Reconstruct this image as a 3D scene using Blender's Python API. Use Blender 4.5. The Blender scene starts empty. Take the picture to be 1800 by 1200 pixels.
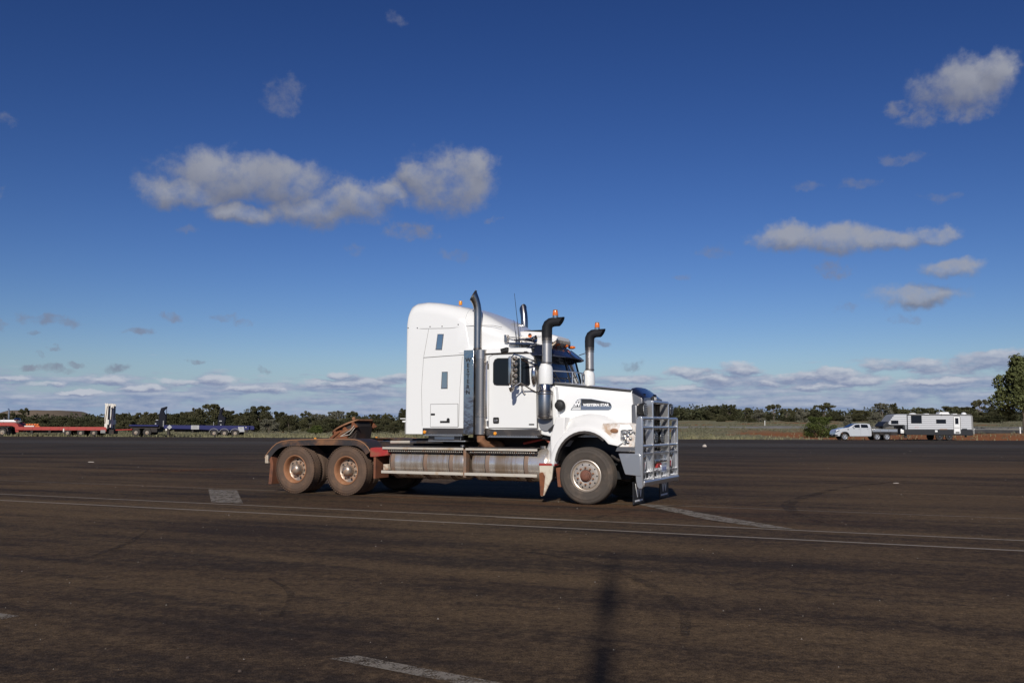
import bpy, bmesh, math, random
import numpy as np
from mathutils import Vector, Matrix

random.seed(7)
rng = np.random.default_rng(11)
SC = bpy.context.scene
COL = SC.collection
R = math.radians

# ------------------------------------------------------------------ camera
cam_d = bpy.data.cameras.new('camera')
cam_d.sensor_width = 36.0
cam_d.lens = 32.8
cam_d.clip_start = 0.05
cam_d.clip_end = 20000.0
cam = bpy.data.objects.new('camera', cam_d)
COL.objects.link(cam)
cam.location = (0, 0, 1.45)
cam.rotation_euler = (Matrix.Rotation(R(95.16), 3, 'X') @ Matrix.Rotation(R(0.167), 3, 'Z')).to_euler()
SC.camera = cam

# ------------------------------------------------------------------ render settings
SC.render.engine = 'CYCLES'
SC.cycles.use_denoising = True
SC.cycles.max_bounces = 6
SC.cycles.transparent_max_bounces = 8
SC.view_settings.view_transform = 'Standard'
SC.view_settings.look = 'None'
SC.view_settings.exposure = 0.0
SC.view_settings.gamma = 1.0
SC.view_settings.use_curve_mapping = False

SUN_EL, SUN_AZ = 28.0, 187.0      # sun stands behind the camera, a little to the left (azimuth from +Y, clockwise)

# ------------------------------------------------------------------ node helpers
class V:
    """a float socket that can be used in arithmetic"""
    def __init__(s, nt, k): s.nt, s.k = nt, k
    def _b(s, o, op, flip=False, clamp=False):
        n = s.nt.nodes.new('ShaderNodeMath'); n.operation = op; n.use_clamp = clamp
        a, b = (o, s) if flip else (s, o)
        for i, q in enumerate((a, b)):
            if isinstance(q, V): s.nt.links.new(q.k, n.inputs[i])
            elif q is not None: n.inputs[i].default_value = float(q)
        return V(s.nt, n.outputs[0])
    def __add__(s, o): return s._b(o, 'ADD')
    def __radd__(s, o): return s._b(o, 'ADD')
    def __sub__(s, o): return s._b(o, 'SUBTRACT')
    def __rsub__(s, o): return s._b(o, 'SUBTRACT', True)
    def __mul__(s, o): return s._b(o, 'MULTIPLY')
    def __rmul__(s, o): return s._b(o, 'MULTIPLY')
    def __truediv__(s, o): return s._b(o, 'DIVIDE')
    def max(s, o): return s._b(o, 'MAXIMUM')
    def min(s, o): return s._b(o, 'MINIMUM')
    def pow(s, o): return s._b(o, 'POWER')
    def sat(s): return s._b(0.0, 'ADD', clamp=True)
    def f(s, op): return s._b(None, op)

def new(nt, t, **kw):
    n = nt.nodes.new(t)
    for k, v in kw.items(): setattr(n, k, v)
    return n

def put(nt, sock, val):
    if isinstance(val, V): nt.links.new(val.k, sock)
    elif isinstance(val, bpy.types.NodeSocket): nt.links.new(val, sock)
    else: sock.default_value = val

def smooth(nt, x, a, b, lo=0.0, hi=1.0):
    n = new(nt, 'ShaderNodeMapRange', interpolation_type='SMOOTHSTEP')
    put(nt, n.inputs['Value'], x)
    for k, v in (('From Min', a), ('From Max', b), ('To Min', lo), ('To Max', hi)): put(nt, n.inputs[k], v)
    return V(nt, n.outputs['Result'])

def noise(nt, vec, scale, detail=3.0, rough=0.55, out='Fac', dist=0.0):
    n = new(nt, 'ShaderNodeTexNoise')
    put(nt, n.inputs['Vector'], vec)
    n.inputs['Scale'].default_value = scale
    n.inputs['Detail'].default_value = detail
    n.inputs['Roughness'].default_value = rough
    n.inputs['Distortion'].default_value = dist
    return V(nt, n.outputs[0]) if out == 'Fac' else n.outputs[1]

def mix(nt, fac, a, b):
    n = new(nt, 'ShaderNodeMix', data_type='RGBA')
    put(nt, n.inputs['Factor'], fac)
    for s, c in ((n.inputs[6], a), (n.inputs[7], b)):
        put(nt, s, (*c, 1.0) if isinstance(c, tuple) else c)
    return n.outputs[2]

def vscale(nt, vec, sc, rot=None):
    n = new(nt, 'ShaderNodeMapping')
    put(nt, n.inputs['Vector'], vec)
    n.inputs['Scale'].default_value = sc
    if rot: n.inputs['Rotation'].default_value = rot
    return n.outputs[0]

def sepxyz(nt, vec):
    n = new(nt, 'ShaderNodeSeparateXYZ'); put(nt, n.inputs[0], vec)
    return [V(nt, n.outputs[i]) for i in range(3)]

def comb(nt, x, y, z):
    n = new(nt, 'ShaderNodeCombineXYZ')
    for i, q in enumerate((x, y, z)): put(nt, n.inputs[i], q)
    return n.outputs[0]

# ------------------------------------------------------------------ world: daylight sky with clouds
BIG = [(-0.3020,0.2516,0.0680,0.0261), (-0.2442,0.2511,0.0538,0.0254), (-0.3435,0.2336,0.0468,0.0169), (-0.2839,0.2168,0.0428,0.0127), (-0.1725,0.2345,0.0481,0.0200), (-0.2141,0.2249,0.0503,0.0175), (-0.1302,0.2449,0.0275,0.0153), (-0.0688,0.2596,0.0532,0.0319), (-0.0472,0.2717,0.0286,0.0236), (-0.0967,0.2648,0.0259,0.0177), (0.4598,0.3246,0.0424,0.0259), (0.4852,0.3336,0.0226,0.0183), (0.2883,0.1933,0.0352,0.0145), (0.3386,0.1881,0.0440,0.0160), (0.3872,0.1838,0.0403,0.0123), (0.4291,0.1873,0.0307,0.0099), (0.4421,0.1527,0.0302,0.0104), (0.4126,0.1273,0.0413,0.0117)]
SMALL = [(-0.1051,0.2052,0.0281,0.0102), (0.4332,0.2992,0.0237,0.0106), (0.4073,0.3078,0.0169,0.0059), (0.4737,0.2965,0.0179,0.0094), (0.3334,0.1598,0.0209,0.0086), (-0.4636,0.0979,0.0275,0.0065), (-0.5006,0.0959,0.0066,0.0053), (-0.4825,0.0850,0.0067,0.0027), (-0.3791,0.0945,0.0116,0.0034), (-0.3518,0.1088,0.0119,0.0040), (-0.2807,0.1045,0.0125,0.0035), (-0.4012,0.0548,0.0145,0.0039), (-0.4581,0.0511,0.0167,0.0044), (-0.4809,0.0504,0.0067,0.0027), (-0.4370,0.0577,0.0100,0.0033), (-0.4718,0.0626,0.0039,0.0033), (-0.4599,0.0696,0.0059,0.0019), (-0.3269,0.0647,0.0055,0.0023), (-0.2567,0.0581,0.0080,0.0035), (0.1277,0.0655,0.0132,0.0054), (0.0976,0.0899,0.0097,0.0030)]
FAINT = [(-0.3421,0.1940,0.0121,0.0040), (-0.0190,0.2203,0.0087,0.0036), (-0.2465,0.3373,0.0212,0.0167), (-0.2374,0.3268,0.0130,0.0101), (-0.1703,0.1854,0.0120,0.0054), (-0.0558,0.1808,0.0197,0.0060), (0.4057,0.2620,0.0189,0.0049), (0.3648,0.2427,0.0228,0.0050), (0.3122,0.2435,0.0135,0.0045), (0.4355,0.2235,0.0204,0.0049), (0.2197,0.1806,0.0176,0.0071), (0.3460,0.1213,0.0141,0.0046), (0.4005,0.1066,0.0156,0.0045), (0.1825,0.1550,0.0095,0.0030), (-0.5060,0.2798,0.0096,0.0051), (-0.5083,0.2183,0.0066,0.0068), (-0.1298,0.4184,0.0099,0.0076), (-0.3005,0.1085,0.0101,0.0029)]
LOW = [(0.1871,0.0567,0.0247,0.0066), (0.2425,0.0585,0.0230,0.0071), (0.2105,0.0505,0.0350,0.0054), (0.2934,0.0509,0.0335,0.0058), (0.3770,0.0621,0.0327,0.0096), (0.3349,0.0526,0.0272,0.0075), (0.4170,0.0601,0.0296,0.0089), (0.4547,0.0603,0.0271,0.0109), (0.4864,0.0627,0.0287,0.0097), (0.3590,0.0465,0.0321,0.0063), (0.2651,0.0442,0.0397,0.0053), (0.3181,0.0402,0.0385,0.0046), (0.4291,0.0443,0.0403,0.0044), (-0.1774,0.0509,0.0213,0.0048), (-0.1984,0.0423,0.0410,0.0048), (-0.1452,0.0453,0.0298,0.0048), (-0.3053,0.0455,0.0222,0.0052), (-0.3452,0.0425,0.0248,0.0046), (-0.4085,0.0435,0.0205,0.0050), (-0.3770,0.0362,0.0316,0.0040), (-0.4732,0.0387,0.0241,0.0032), (-0.4334,0.0308,0.0251,0.0033), (-0.2675,0.0367,0.0340,0.0041), (-0.4926,0.0436,0.0189,0.0032), (-0.1213,0.0503,0.0240,0.0048), (0.1275,0.0486,0.0240,0.0048), (0.1692,0.0400,0.0355,0.0042)]
world = bpy.data.worlds.new('World')
SC.world = world
world.use_nodes = True
nt = world.node_tree
nt.nodes.clear()
sky = new(nt, 'ShaderNodeTexSky', sky_type='NISHITA')
sky.sun_disc = False
sky.sun_elevation = R(SUN_EL)
sky.sun_rotation = R(SUN_AZ)
sky.altitude = 300
sky.air_density = 1.0
sky.dust_density = 0.25
sky.ozone_density = 1.2
tc = new(nt, 'ShaderNodeTexCoord')
dirv = tc.outputs['Generated']
x, y, z = sepxyz(nt, dirv)
az = x._b(y, 'ARCTAN2')
el = z.f('ARCSINE')
wn = noise(nt, dirv, 22.0, 6.0, 0.62, 'Color')
wr, wg, wb = sepxyz(nt, wn)
fine = noise(nt, dirv, 34.0, 8.0, 0.60)
body = noise(nt, dirv, 15.0, 4.0, 0.5)
fine2 = noise(nt, dirv, 62.0, 7.0, 0.62)
azw = az + (wr - 0.5) * 0.046
elw = el + (wg - 0.5) * 0.030
pos = comb(nt, azw, elw, 0.0)

def blobs(lst, posv):
    acc = None
    for (a, e, ra, re) in lst:
        m = new(nt, 'ShaderNodeVectorMath', operation='MULTIPLY_ADD')
        nt.links.new(posv, m.inputs[0])
        m.inputs[1].default_value = (1.0 / ra, 1.0 / re, 0)
        m.inputs[2].default_value = (-a / ra, -e / re, 0)
        l = new(nt, 'ShaderNodeVectorMath', operation='LENGTH')
        nt.links.new(m.outputs[0], l.inputs[0])
        q = V(nt, l.outputs['Value'])
        acc = q if acc is None else acc.min(q)
    return 1.15 - acc

d_big = blobs(BIG, pos)
pos_up = comb(nt, azw + 0.004, elw + 0.012, 0.0)
d_up = blobs(BIG, pos_up)
d_small = blobs(SMALL, pos)
d_faint = blobs(FAINT, pos)
fz = (fine - 0.5) * 1.5
a_big = smooth(nt, d_big.min(0.55) + fz, -0.06, 0.74, 0.0, 0.88)
a_small = smooth(nt, d_small.min(0.45) + (fine2 - 0.5) * 2.4, -0.08, 0.95, 0.0, 0.74)
a_faint = smooth(nt, d_faint.min(0.5) + (fine2 - 0.5) * 2.8, -0.08, 1.05, 0.0, 0.44)
# long flat cloud decks low over the horizon, seen edge-on, all the way round
strat = noise(nt, comb(nt, x * 9.0, y * 9.0, z * 105.0), 1.0, 7.0, 0.62)
strat_up = noise(nt, comb(nt, x * 9.0 + 0.05, y * 9.0, z * 105.0 + 0.36), 1.0, 5.0, 0.62)
puff = noise(nt, comb(nt, x * 24.0, y * 24.0, z * 62.0), 1.0, 6.0, 0.62)
puff_up = noise(nt, comb(nt, x * 24.0 + 0.1, y * 24.0, z * 62.0 + 0.30), 1.0, 4.0, 0.62)
side = smooth(nt, az, -0.25, 0.35, 0.0, 0.05) + smooth(nt, az.f('ABSOLUTE'), 0.5, 1.2, 0.0, 0.02)
cover = smooth(nt, el, 0.074, 0.034) * 0.90
a_low = smooth(nt, strat * 0.62 + puff * 0.38 + side, 0.66 - 0.28 * cover, 0.77 - 0.26 * cover, 0.0, 0.90) * smooth(nt, el, 0.082, 0.058)
a_low = a_low * smooth(nt, el, -0.002, 0.014, 0.70, 1.0)
# scattered small cumulus outside the picture so that the sky goes on as it is in view
out_m = smooth(nt, az.f('ABSOLUTE'), 0.60, 0.75) * smooth(nt, el, 0.10, 0.16) * smooth(nt, el, 0.75, 0.5)
cum = noise(nt, comb(nt, x, y, z * 2.4), 5.0, 6.0, 0.6)
a_out = smooth(nt, cum, 0.60, 0.72, 0.0, 0.8) * out_m

bright = ((d_big.min(0.8) - d_up.min(0.8)) * 1.0 + (body - 0.5) * 0.8 + (fine - 0.5) * 0.35 + 0.42).sat()
wl = noise(nt, comb(nt, x * 30.0, y * 30.0, z * 70.0), 1.0, 6.0, 0.62, 'Color')
lr, lg, lb = sepxyz(nt, wl)
azl = az + (lr - 0.5) * 0.060
ell = el + (lg - 0.5) * 0.016
posl = comb(nt, azl, ell, 0.0)
posl_up = comb(nt, azl, ell + 0.0035, 0.0)
d_low = blobs(LOW, posl)
d_lup = blobs(LOW, posl_up)
a_cum = smooth(nt, d_low.min(0.6) + (puff - 0.5) * 1.9, -0.02, 0.62, 0.0, 0.9)
cum_b = ((d_low.min(0.8) - d_lup.min(0.8)) * 1.0 + (puff - puff_up) * 2.2 + 0.33).sat()
low_b = ((strat - strat_up) * 2.2 + (puff - puff_up) * 2.0 + smooth(nt, el, 0.02, 0.07, -0.05, 0.12) + 0.42).sat()
CG = 1.0
c_big = mix(nt, bright, tuple(q * CG for q in (2.05, 2.2, 2.85)), tuple(q * CG for q in (3.95, 4.1, 4.65)))
c_small = mix(nt, fine, tuple(q * CG for q in (1.7, 1.95, 2.95)), tuple(q * CG for q in (3.0, 3.15, 3.95)))
c_low = mix(nt, low_b, tuple(q * CG for q in (2.35, 3.1, 5.0)), tuple(q * CG for q in (5.0, 5.5, 6.6)))
hs = new(nt, 'ShaderNodeHueSaturation')
hs.inputs['Saturation'].default_value = 1.15
hs.inputs['Value'].default_value = 1.0
nt.links.new(sky.outputs[0], hs.inputs['Color'])
skyc = hs.outputs[0]
# the clear, deep blue of this sky: a steeper fall-off than the plain model, in every direction alike
SK = 0.085
v0 = new(nt, 'ShaderNodeVectorMath', operation='SCALE'); nt.links.new(skyc, v0.inputs[0]); v0.inputs['Scale'].default_value = SK
v1 = new(nt, 'ShaderNodeVectorMath', operation='MINIMUM'); nt.links.new(v0.outputs[0], v1.inputs[0]); v1.inputs[1].default_value = (1.3, 1.3, 1.3)
gm = new(nt, 'ShaderNodeGamma'); nt.links.new(v1.outputs[0], gm.inputs[0]); gm.inputs[1].default_value = 1.47
v2 = new(nt, 'ShaderNodeVectorMath', operation='MULTIPLY'); nt.links.new(gm.outputs[0], v2.inputs[0]); v2.inputs[1].default_value = (0.625 / SK, 0.66 / SK, 0.93 / SK)
skyc = v2.outputs[0]
hz = smooth(nt, el, 0.075, -0.01, 0.0, 0.85)
skyc = mix(nt, hz, skyc, tuple(q / SK for q in (0.205, 0.345, 0.600)))
c_cum = mix(nt, cum_b, tuple(q * CG for q in (2.6, 3.15, 4.75)), tuple(q * CG for q in (5.9, 6.25, 7.1)))
c = mix(nt, a_low, skyc, c_low)
c = mix(nt, a_cum, c, c_cum)
c = mix(nt, a_faint, c, c_small)
c = mix(nt, a_small, c, c_small)
c = mix(nt, a_out, c, c_big)
c = mix(nt, a_big, c, c_big)
bg = new(nt, 'ShaderNodeBackground')
nt.links.new(c, bg.inputs['Color'])
bg.inputs['Strength'].default_value = 0.085
wo = new(nt, 'ShaderNodeOutputWorld')
nt.links.new(bg.outputs[0], wo.inputs['Surface'])
world.cycles.sampling_method = 'MANUAL'
world.cycles.sample_map_resolution = 512

# ------------------------------------------------------------------ sun
sun_d = bpy.data.lights.new('sun', 'SUN')
sun_d.energy = 3.9
sun_d.angle = R(0.53)
sun_d.color = (1.0, 0.945, 0.86)
sun = bpy.data.objects.new('sun', sun_d)
COL.objects.link(sun)
_a, _e = R(SUN_AZ), R(SUN_EL)
to_sun = Vector((math.sin(_a) * math.cos(_e), math.cos(_a) * math.cos(_e), math.sin(_e)))
sun.rotation_euler = to_sun.to_track_quat('Z', 'Y').to_euler()
sun.location = to_sun * 60

# ------------------------------------------------------------------ materials
def mat(name, col, rough=0.5, metal=0.0, coat=0.0, spec=0.5, dirt=None, var=None, bump=None, coords='Object', rvar=0.0, trans=0.0):
    """dirt = (colour, amount 0..1, scale); var = (other colour, scale); bump = (scale, strength, distance)"""
    m = bpy.data.materials.new(name)
    m.use_nodes = True
    t = m.node_tree
    b = t.nodes['Principled BSDF']
    b.inputs['Roughness'].default_value = rough
    b.inputs['Metallic'].default_value = metal
    b.inputs['Specular IOR Level'].default_value = spec
    b.inputs['Coat Weight'].default_value = coat
    b.inputs['Coat Roughness'].default_value = 0.06
    tcn = new(t, 'ShaderNodeTexCoord')
    vec = tcn.outputs['Object' if coords == 'World' else coords]
    if coords == 'World':
        vec = new(t, 'ShaderNodeNewGeometry').outputs['Position']
    c = (*col, 1.0)
    if var:
        c = mix(t, smooth(t, noise(t, vec, var[1], 5.0, 0.6), 0.32, 0.68), col, var[0])
    if dirt:
        dm = noise(t, vec, dirt[2], 7.0, 0.65)
        lo = 0.78 - dirt[1] * 0.62
        fac = smooth(t, dm, lo, lo + 0.26)
        c = mix(t, fac, c if not isinstance(c, tuple) else col, dirt[0])
        put(t, b.inputs['Roughness'], fac * (0.75 - rough) + rough)
        if metal > 0: put(t, b.inputs['Metallic'], metal - fac * (metal * 0.9))
    put(t, b.inputs['Base Color'], c)
    if rvar and not dirt:
        put(t, b.inputs['Roughness'], noise(t, vec, 6.0, 4.0) * rvar + (rough - rvar * 0.5))
    if bump:
        bn = new(t, 'ShaderNodeBump')
        bn.inputs['Strength'].default_value = bump[1]
        bn.inputs['Distance'].default_value = bump[2]
        put(t, bn.inputs['Height'], noise(t, vec, bump[0], 5.0, 0.6))
        t.links.new(bn.outputs[0], b.inputs['Normal'])
    return m

DUST = (0.20, 0.105, 0.055)
RED_DUST = (0.26, 0.095, 0.035)
W_PAINT = mat('white_paint', (0.80, 0.80, 0.785), 0.26, coat=0.6, dirt=((0.68, 0.63, 0.56), 0.14, 1.3), bump=(1.3, 0.05, 0.01))
W_DUSTY = mat('white_paint_dusty', (0.80, 0.79, 0.77), 0.32, coat=0.3, dirt=((0.60, 0.49, 0.38), 0.22, 2.0))
W_STAIN = mat('white_paint_stained', (0.80, 0.78, 0.75), 0.35, coat=0.2, dirt=((0.46, 0.31, 0.20), 0.58, 4.0))
CREAM = mat('cream_dirty', (0.62, 0.56, 0.45), 0.5, dirt=((0.26, 0.12, 0.06), 0.55, 6.0))
CHROME = mat('chrome', (0.60, 0.565, 0.525), 0.13, 1.0, rvar=0.08)
STACK = mat('stack_chrome', (0.42, 0.395, 0.37), 0.25, 1.0, rvar=0.10, bump=(9, 0.05, 0.01))
CHROME_D = mat('chrome_dusty', (0.50, 0.46, 0.42), 0.28, 0.95, dirt=((0.30, 0.21, 0.145), 0.36, 5.0))
STEEL_DK = mat('dark_stainless', (0.19, 0.165, 0.145), 0.34, 0.9, dirt=((0.12, 0.08, 0.055), 0.38, 4.0))
ALLOY = mat('brushed_alloy', (0.66, 0.66, 0.665), 0.28, 0.85, dirt=((0.34, 0.28, 0.23), 0.30, 4.0), bump=(40, 0.04, 0.002))
TANK = mat('tank_alloy', (0.50, 0.455, 0.405), 0.30, 0.70)
t = TANK.node_tree; b = t.nodes['Principled BSDF']
tv = new(t, 'ShaderNodeTexCoord').outputs['Object']
tb = noise(t, vscale(t, tv, (9.0, 0.6, 0.6)), 1.0, 5.0, 0.65)          # brush marks and grime run round the barrel
tz = noise(t, tv, 1.6, 4.0, 0.6)
put(t, b.inputs['Base Color'], mix(t, smooth(t, tb * 0.65 + tz * 0.35, 0.38, 0.62), (0.40, 0.295, 0.205), (0.76, 0.71, 0.65)))
put(t, b.inputs['Roughness'], smooth(t, tb, 0.3, 0.7, 0.34, 0.18))
RAIL = mat('dusty_rail', (0.60, 0.55, 0.47), 0.5, 0.3, dirt=((0.38, 0.27, 0.17), 0.5, 4.0))
STRAP = mat('tank_strap', (0.24, 0.17, 0.13), 0.6, 0.3, dirt=((0.24, 0.12, 0.06), 0.5, 5.0))
BLACK = mat('black_plastic', (0.018, 0.018, 0.020), 0.45)
RUBBER = mat('rubber', (0.028, 0.026, 0.026), 0.75, var=((0.045, 0.036, 0.030), 5.0))
ELBOW = mat('intake_rubber', (0.011, 0.012, 0.0145), 0.6, spec=0.22, var=((0.017, 0.017, 0.02), 6.0))
SIDEWALL = mat('tyre_sidewall', (0.062, 0.050, 0.041), 0.85, dirt=((0.105, 0.078, 0.058), 0.5, 3.5), bump=(60, 0.1, 0.004))
SIDEWALL_R = mat('tyre_sidewall_red_dust', (0.095, 0.060, 0.041), 0.88, dirt=((0.155, 0.088, 0.052), 0.5, 3.0), bump=(60, 0.1, 0.004))
RIM_DUST = mat('dusty_rim', (0.30, 0.135, 0.065), 0.7, 0.1, dirt=((0.40, 0.20, 0.10), 0.5, 5.0))
RIM_ALLOY = mat('polished_rim', (0.53, 0.465, 0.40), 0.36, 0.6, dirt=((0.40, 0.30, 0.21), 0.34, 7.0))
RUST = mat('rust', (0.20, 0.068, 0.026), 0.85, dirt=((0.10, 0.038, 0.02), 0.55, 7.0), bump=(30, 0.3, 0.006))
RUST_LT = mat('rust_edge', (0.27, 0.13, 0.065), 0.8, dirt=((0.16, 0.07, 0.035), 0.5, 8.0))
HUB_RUST = mat('hub_rust', (0.17, 0.065, 0.04), 0.7, dirt=((0.08, 0.035, 0.025), 0.5, 12.0))
CHASSIS = mat('chassis', (0.022, 0.017, 0.015), 0.75, dirt=((0.06, 0.03, 0.018), 0.45, 3.0))
GUARD = mat('mudguard', (0.036, 0.031, 0.031), 0.5, dirt=((0.20, 0.095, 0.045), 0.52, 2.2))
GUARD_TOP = mat('mudguard_edge_dust', (0.30, 0.15, 0.075), 0.8, dirt=((0.20, 0.10, 0.05), 0.5, 4.0))
RED = mat('red_paint', (0.36, 0.032, 0.030), 0.5, dirt=((0.24, 0.09, 0.05), 0.52, 3.0))
FLAP_RED = mat('dusty_flap', (0.19, 0.07, 0.035), 0.85, dirt=((0.10, 0.045, 0.028), 0.5, 6.0))
GLASS = mat('dark_glass', (0.008, 0.010, 0.014), 0.03, spec=0.35)
GLASS_W = mat('windscreen_glass', (0.014, 0.017, 0.022), 0.02, spec=0.9, coat=0.8)
GAP = mat('panel_gap', (0.16, 0.155, 0.15), 0.8)
SEAL = mat('window_seal', (0.012, 0.012, 0.012), 0.6)
AMBER = mat('amber_lens', (0.80, 0.30, 0.02), 0.2, coat=0.6)
ORANGE = mat('orange_lens', (0.72, 0.16, 0.02), 0.18, coat=0.6)
LENS = mat('clear_lens', (0.40, 0.40, 0.40), 0.15, 0.75, bump=(55, 0.7, 0.02))
CHROME_T = mat('tube_chrome', (0.60, 0.565, 0.53), 0.34, 0.85, rvar=0.12, bump=(14, 0.05, 0.01))
SHIELD = mat('polished_shield', (0.50, 0.50, 0.51), 0.10, 1.0, dirt=((0.20, 0.16, 0.13), 0.24, 2.2), bump=(2.2, 0.35, 0.02))
DISC = mat('dusty_wheel_disc', (0.43, 0.37, 0.31), 0.38, 0.75, dirt=((0.33, 0.18, 0.10), 0.58, 7.0))
NAVY = mat('dark_blue_stainless', (0.10, 0.115, 0.17), 0.18, 0.85)
LETTER_W = mat('white_lettering', (0.82, 0.82, 0.82), 0.4)
LETTER_K = mat('black_lettering', (0.02, 0.02, 0.022), 0.5)
LETTER_R = mat('red_emblem', (0.45, 0.02, 0.03), 0.5)
PLATE_B = mat('number_plate', (0.55, 0.60, 0.72), 0.45)
MIRRORB = mat('polished_plate', (0.55, 0.57, 0.60), 0.06, 1.0, bump=(5, 0.05, 0.01))

# ------------------------------------------------------------------ mesh builder
class MB:
    def __init__(s): s.v, s.f, s.p = [], [], []
    def add(s, vs, fs):
        o = len(s.v); s.p.append((o, len(s.f)))
        s.v += [tuple(map(float, q)) for q in vs]
        s.f += [tuple(i + o for i in q) for q in fs]
        return s
    def box(s, x0, x1, y0, y1, z0, z1):
        return s.add([(x0, y0, z0), (x1, y0, z0), (x1, y1, z0), (x0, y1, z0), (x0, y0, z1), (x1, y0, z1), (x1, y1, z1), (x0, y1, z1)],
                     [(0, 3, 2, 1), (4, 5, 6, 7), (0, 1, 5, 4), (1, 2, 6, 5), (2, 3, 7, 6), (3, 0, 4, 7)])
    def obox(s, c, size, rot):
        hx, hy, hz = (q / 2 for q in size)
        P = [Vector((sx * hx, sy * hy, sz * hz)) for sz in (-1, 1) for sx, sy in ((-1, -1), (1, -1), (1, 1), (-1, 1))]
        P = [rot @ p + Vector(c) for p in P]
        return s.add(P, [(0, 3, 2, 1), (4, 5, 6, 7), (0, 1, 5, 4), (1, 2, 6, 5), (2, 3, 7, 6), (3, 0, 4, 7)])
    def prism(s, poly, plane, a, b):
        put3 = {'xz': lambda p, t: (p[0], t, p[1]), 'xy': lambda p, t: (p[0], p[1], t), 'yz': lambda p, t: (t, p[0], p[1])}[plane]
        n = len(poly)
        vs = [put3(p, a) for p in poly] + [put3(p, b) for p in poly]
        fs = [tuple(range(n))[::-1], tuple(range(n, 2 * n))] + [(i, (i + 1) % n, n + (i + 1) % n, n + i) for i in range(n)]
        return s.add(vs, fs)
    def loft(s, rings, closed=True, caps=True):
        n = len(rings[0]); vs = [p for r in rings for p in r]; fs = []
        for k in range(len(rings) - 1):
            for i in range(n if closed else n - 1):
                j = (i + 1) % n
                fs.append((k * n + i, k * n + j, (k + 1) * n + j, (k + 1) * n + i))
        if caps:
            fs.append(tuple(range(n))[::-1]); fs.append(tuple(range((len(rings) - 1) * n, len(rings) * n)))
        return s.add(vs, fs)
    def tube(s, pts, r, n=8, caps=True, sq=None):
        pts = [Vector(p) for p in pts]
        rad = r if isinstance(r, (list, tuple)) else [r] * len(pts)
        rings, up = [], None
        for i, p in enumerate(pts):
            t = ((pts[min(i + 1, len(pts) - 1)] - pts[max(i - 1, 0)])).normalized()
            if up is None:
                up = Vector((0, 0, 1)) if abs(t.z) < 0.9 else Vector((1, 0, 0))
            u = t.cross(up).normalized(); up = u.cross(t).normalized()
            rings.append([p + rad[i] * (math.cos(2 * math.pi * k / n) * u + math.sin(2 * math.pi * k / n) * up) for k in range(n)])
        return s.loft(rings, True, caps)
    def lathe(s, prof, c, axis, n=24, closed=False):
        f = {'z': lambda r, a, h: (c[0] + r * math.cos(a), c[1] + r * math.sin(a), c[2] + h),
             'y': lambda r, a, h: (c[0] + r * math.cos(a), c[1] + h, c[2] + r * math.sin(a)),
             'x': lambda r, a, h: (c[0] + h, c[1] + r * math.cos(a), c[2] + r * math.sin(a))}[axis]
        rings = [[f(max(r, 1e-4), 2 * math.pi * k / n, h) for k in range(n)] for r, h in prof]
        return s.loft(rings, True, False)
    def ball(s, c, r, n=12, m=8):
        rx, ry, rz = r if isinstance(r, tuple) else (r, r, r)
        rings = []
        for j in range(m + 1):
            t = math.pi * j / m
            q = max(math.sin(t), 1e-3)
            rings.append([(c[0] + rx * q * math.cos(2 * math.pi * k / n), c[1] + ry * q * math.sin(2 * math.pi * k / n), c[2] - rz * math.cos(t)) for k in range(n)])
        return s.loft(rings)
    def move(s, m4):
        s.v = [tuple(m4 @ Vector(p)) for p in s.v]; return s
    def mesh(s, name, m, smooth_deg=35, recalc=True):
        me = bpy.data.meshes.new(name)
        me.from_pydata(s.v, [], s.f)
        if recalc:
            b = bmesh.new(); b.from_mesh(me)
            bmesh.ops.recalc_face_normals(b, faces=b.faces)
            b.to_mesh(me); b.free()
        me.materials.append(m)
        if smooth_deg:
            me.polygons.foreach_set('use_smooth', [True] * len(me.polygons))
            me.set_sharp_from_angle(angle=R(smooth_deg))
        me.update()
        return me
    def build(s, name, m, parent=None, bevel=0.0, seg=2, smooth_deg=35, label=None, loc=None):
        o = bpy.data.objects.new(name, s.mesh(name, m, smooth_deg))
        COL.objects.link(o)
        if parent: o.parent = parent
        if loc: o.location = loc
        if label: o['label'] = label
        if bevel:
            bv = o.modifiers.new('bevel', 'BEVEL'); bv.width = bevel; bv.segments = seg; bv.limit_method = 'ANGLE'; bv.angle_limit = R(40)
        return o

def each(b_, name, m, parent=None, **kw):
    """every shape added to b_ becomes a part of its own"""
    out = []
    P_ = b_.p + [(len(b_.v), len(b_.f))]
    for (v0, f0), (v1, f1) in zip(P_[:-1], P_[1:]):
        q = MB(); q.v = b_.v[v0:v1]; q.f = [tuple(i - v0 for i in f) for f in b_.f[f0:f1]]
        out.append(q.build(name, m, parent, **kw))
    return out

def mesh_np(name, verts, quads, m):
    """fast mesh from numpy arrays (N,3) and (M,4)"""
    me = bpy.data.meshes.new(name)
    me.vertices.add(len(verts)); me.vertices.foreach_set('co', np.asarray(verts, np.float32).ravel())
    k = quads.shape[1]
    me.loops.add(quads.size); me.loops.foreach_set('vertex_index', quads.astype(np.int32).ravel())
    me.polygons.add(len(quads)); me.polygons.foreach_set('loop_start', np.arange(0, quads.size, k, dtype=np.int32))
    me.polygons.foreach_set('loop_total', np.full(len(quads), k, np.int32))
    me.materials.append(m)
    me.update(calc_edges=True)
    return me

def link(name, me, parent=None, loc=None):
    o = bpy.data.objects.new(name, me); COL.objects.link(o)
    if parent: o.parent = parent
    if loc is not None: o.location = loc
    return o

def thing(name, label, cat, loc=(0, 0, 0), rz=0.0, group=None):
    o = bpy.data.objects.new(name, None); COL.objects.link(o)
    o.empty_display_size = 0.2
    o.location = loc; o.rotation_euler = (0, 0, rz)
    o['label'] = label; o['category'] = cat
    if group: o['group'] = group
    return o

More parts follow.
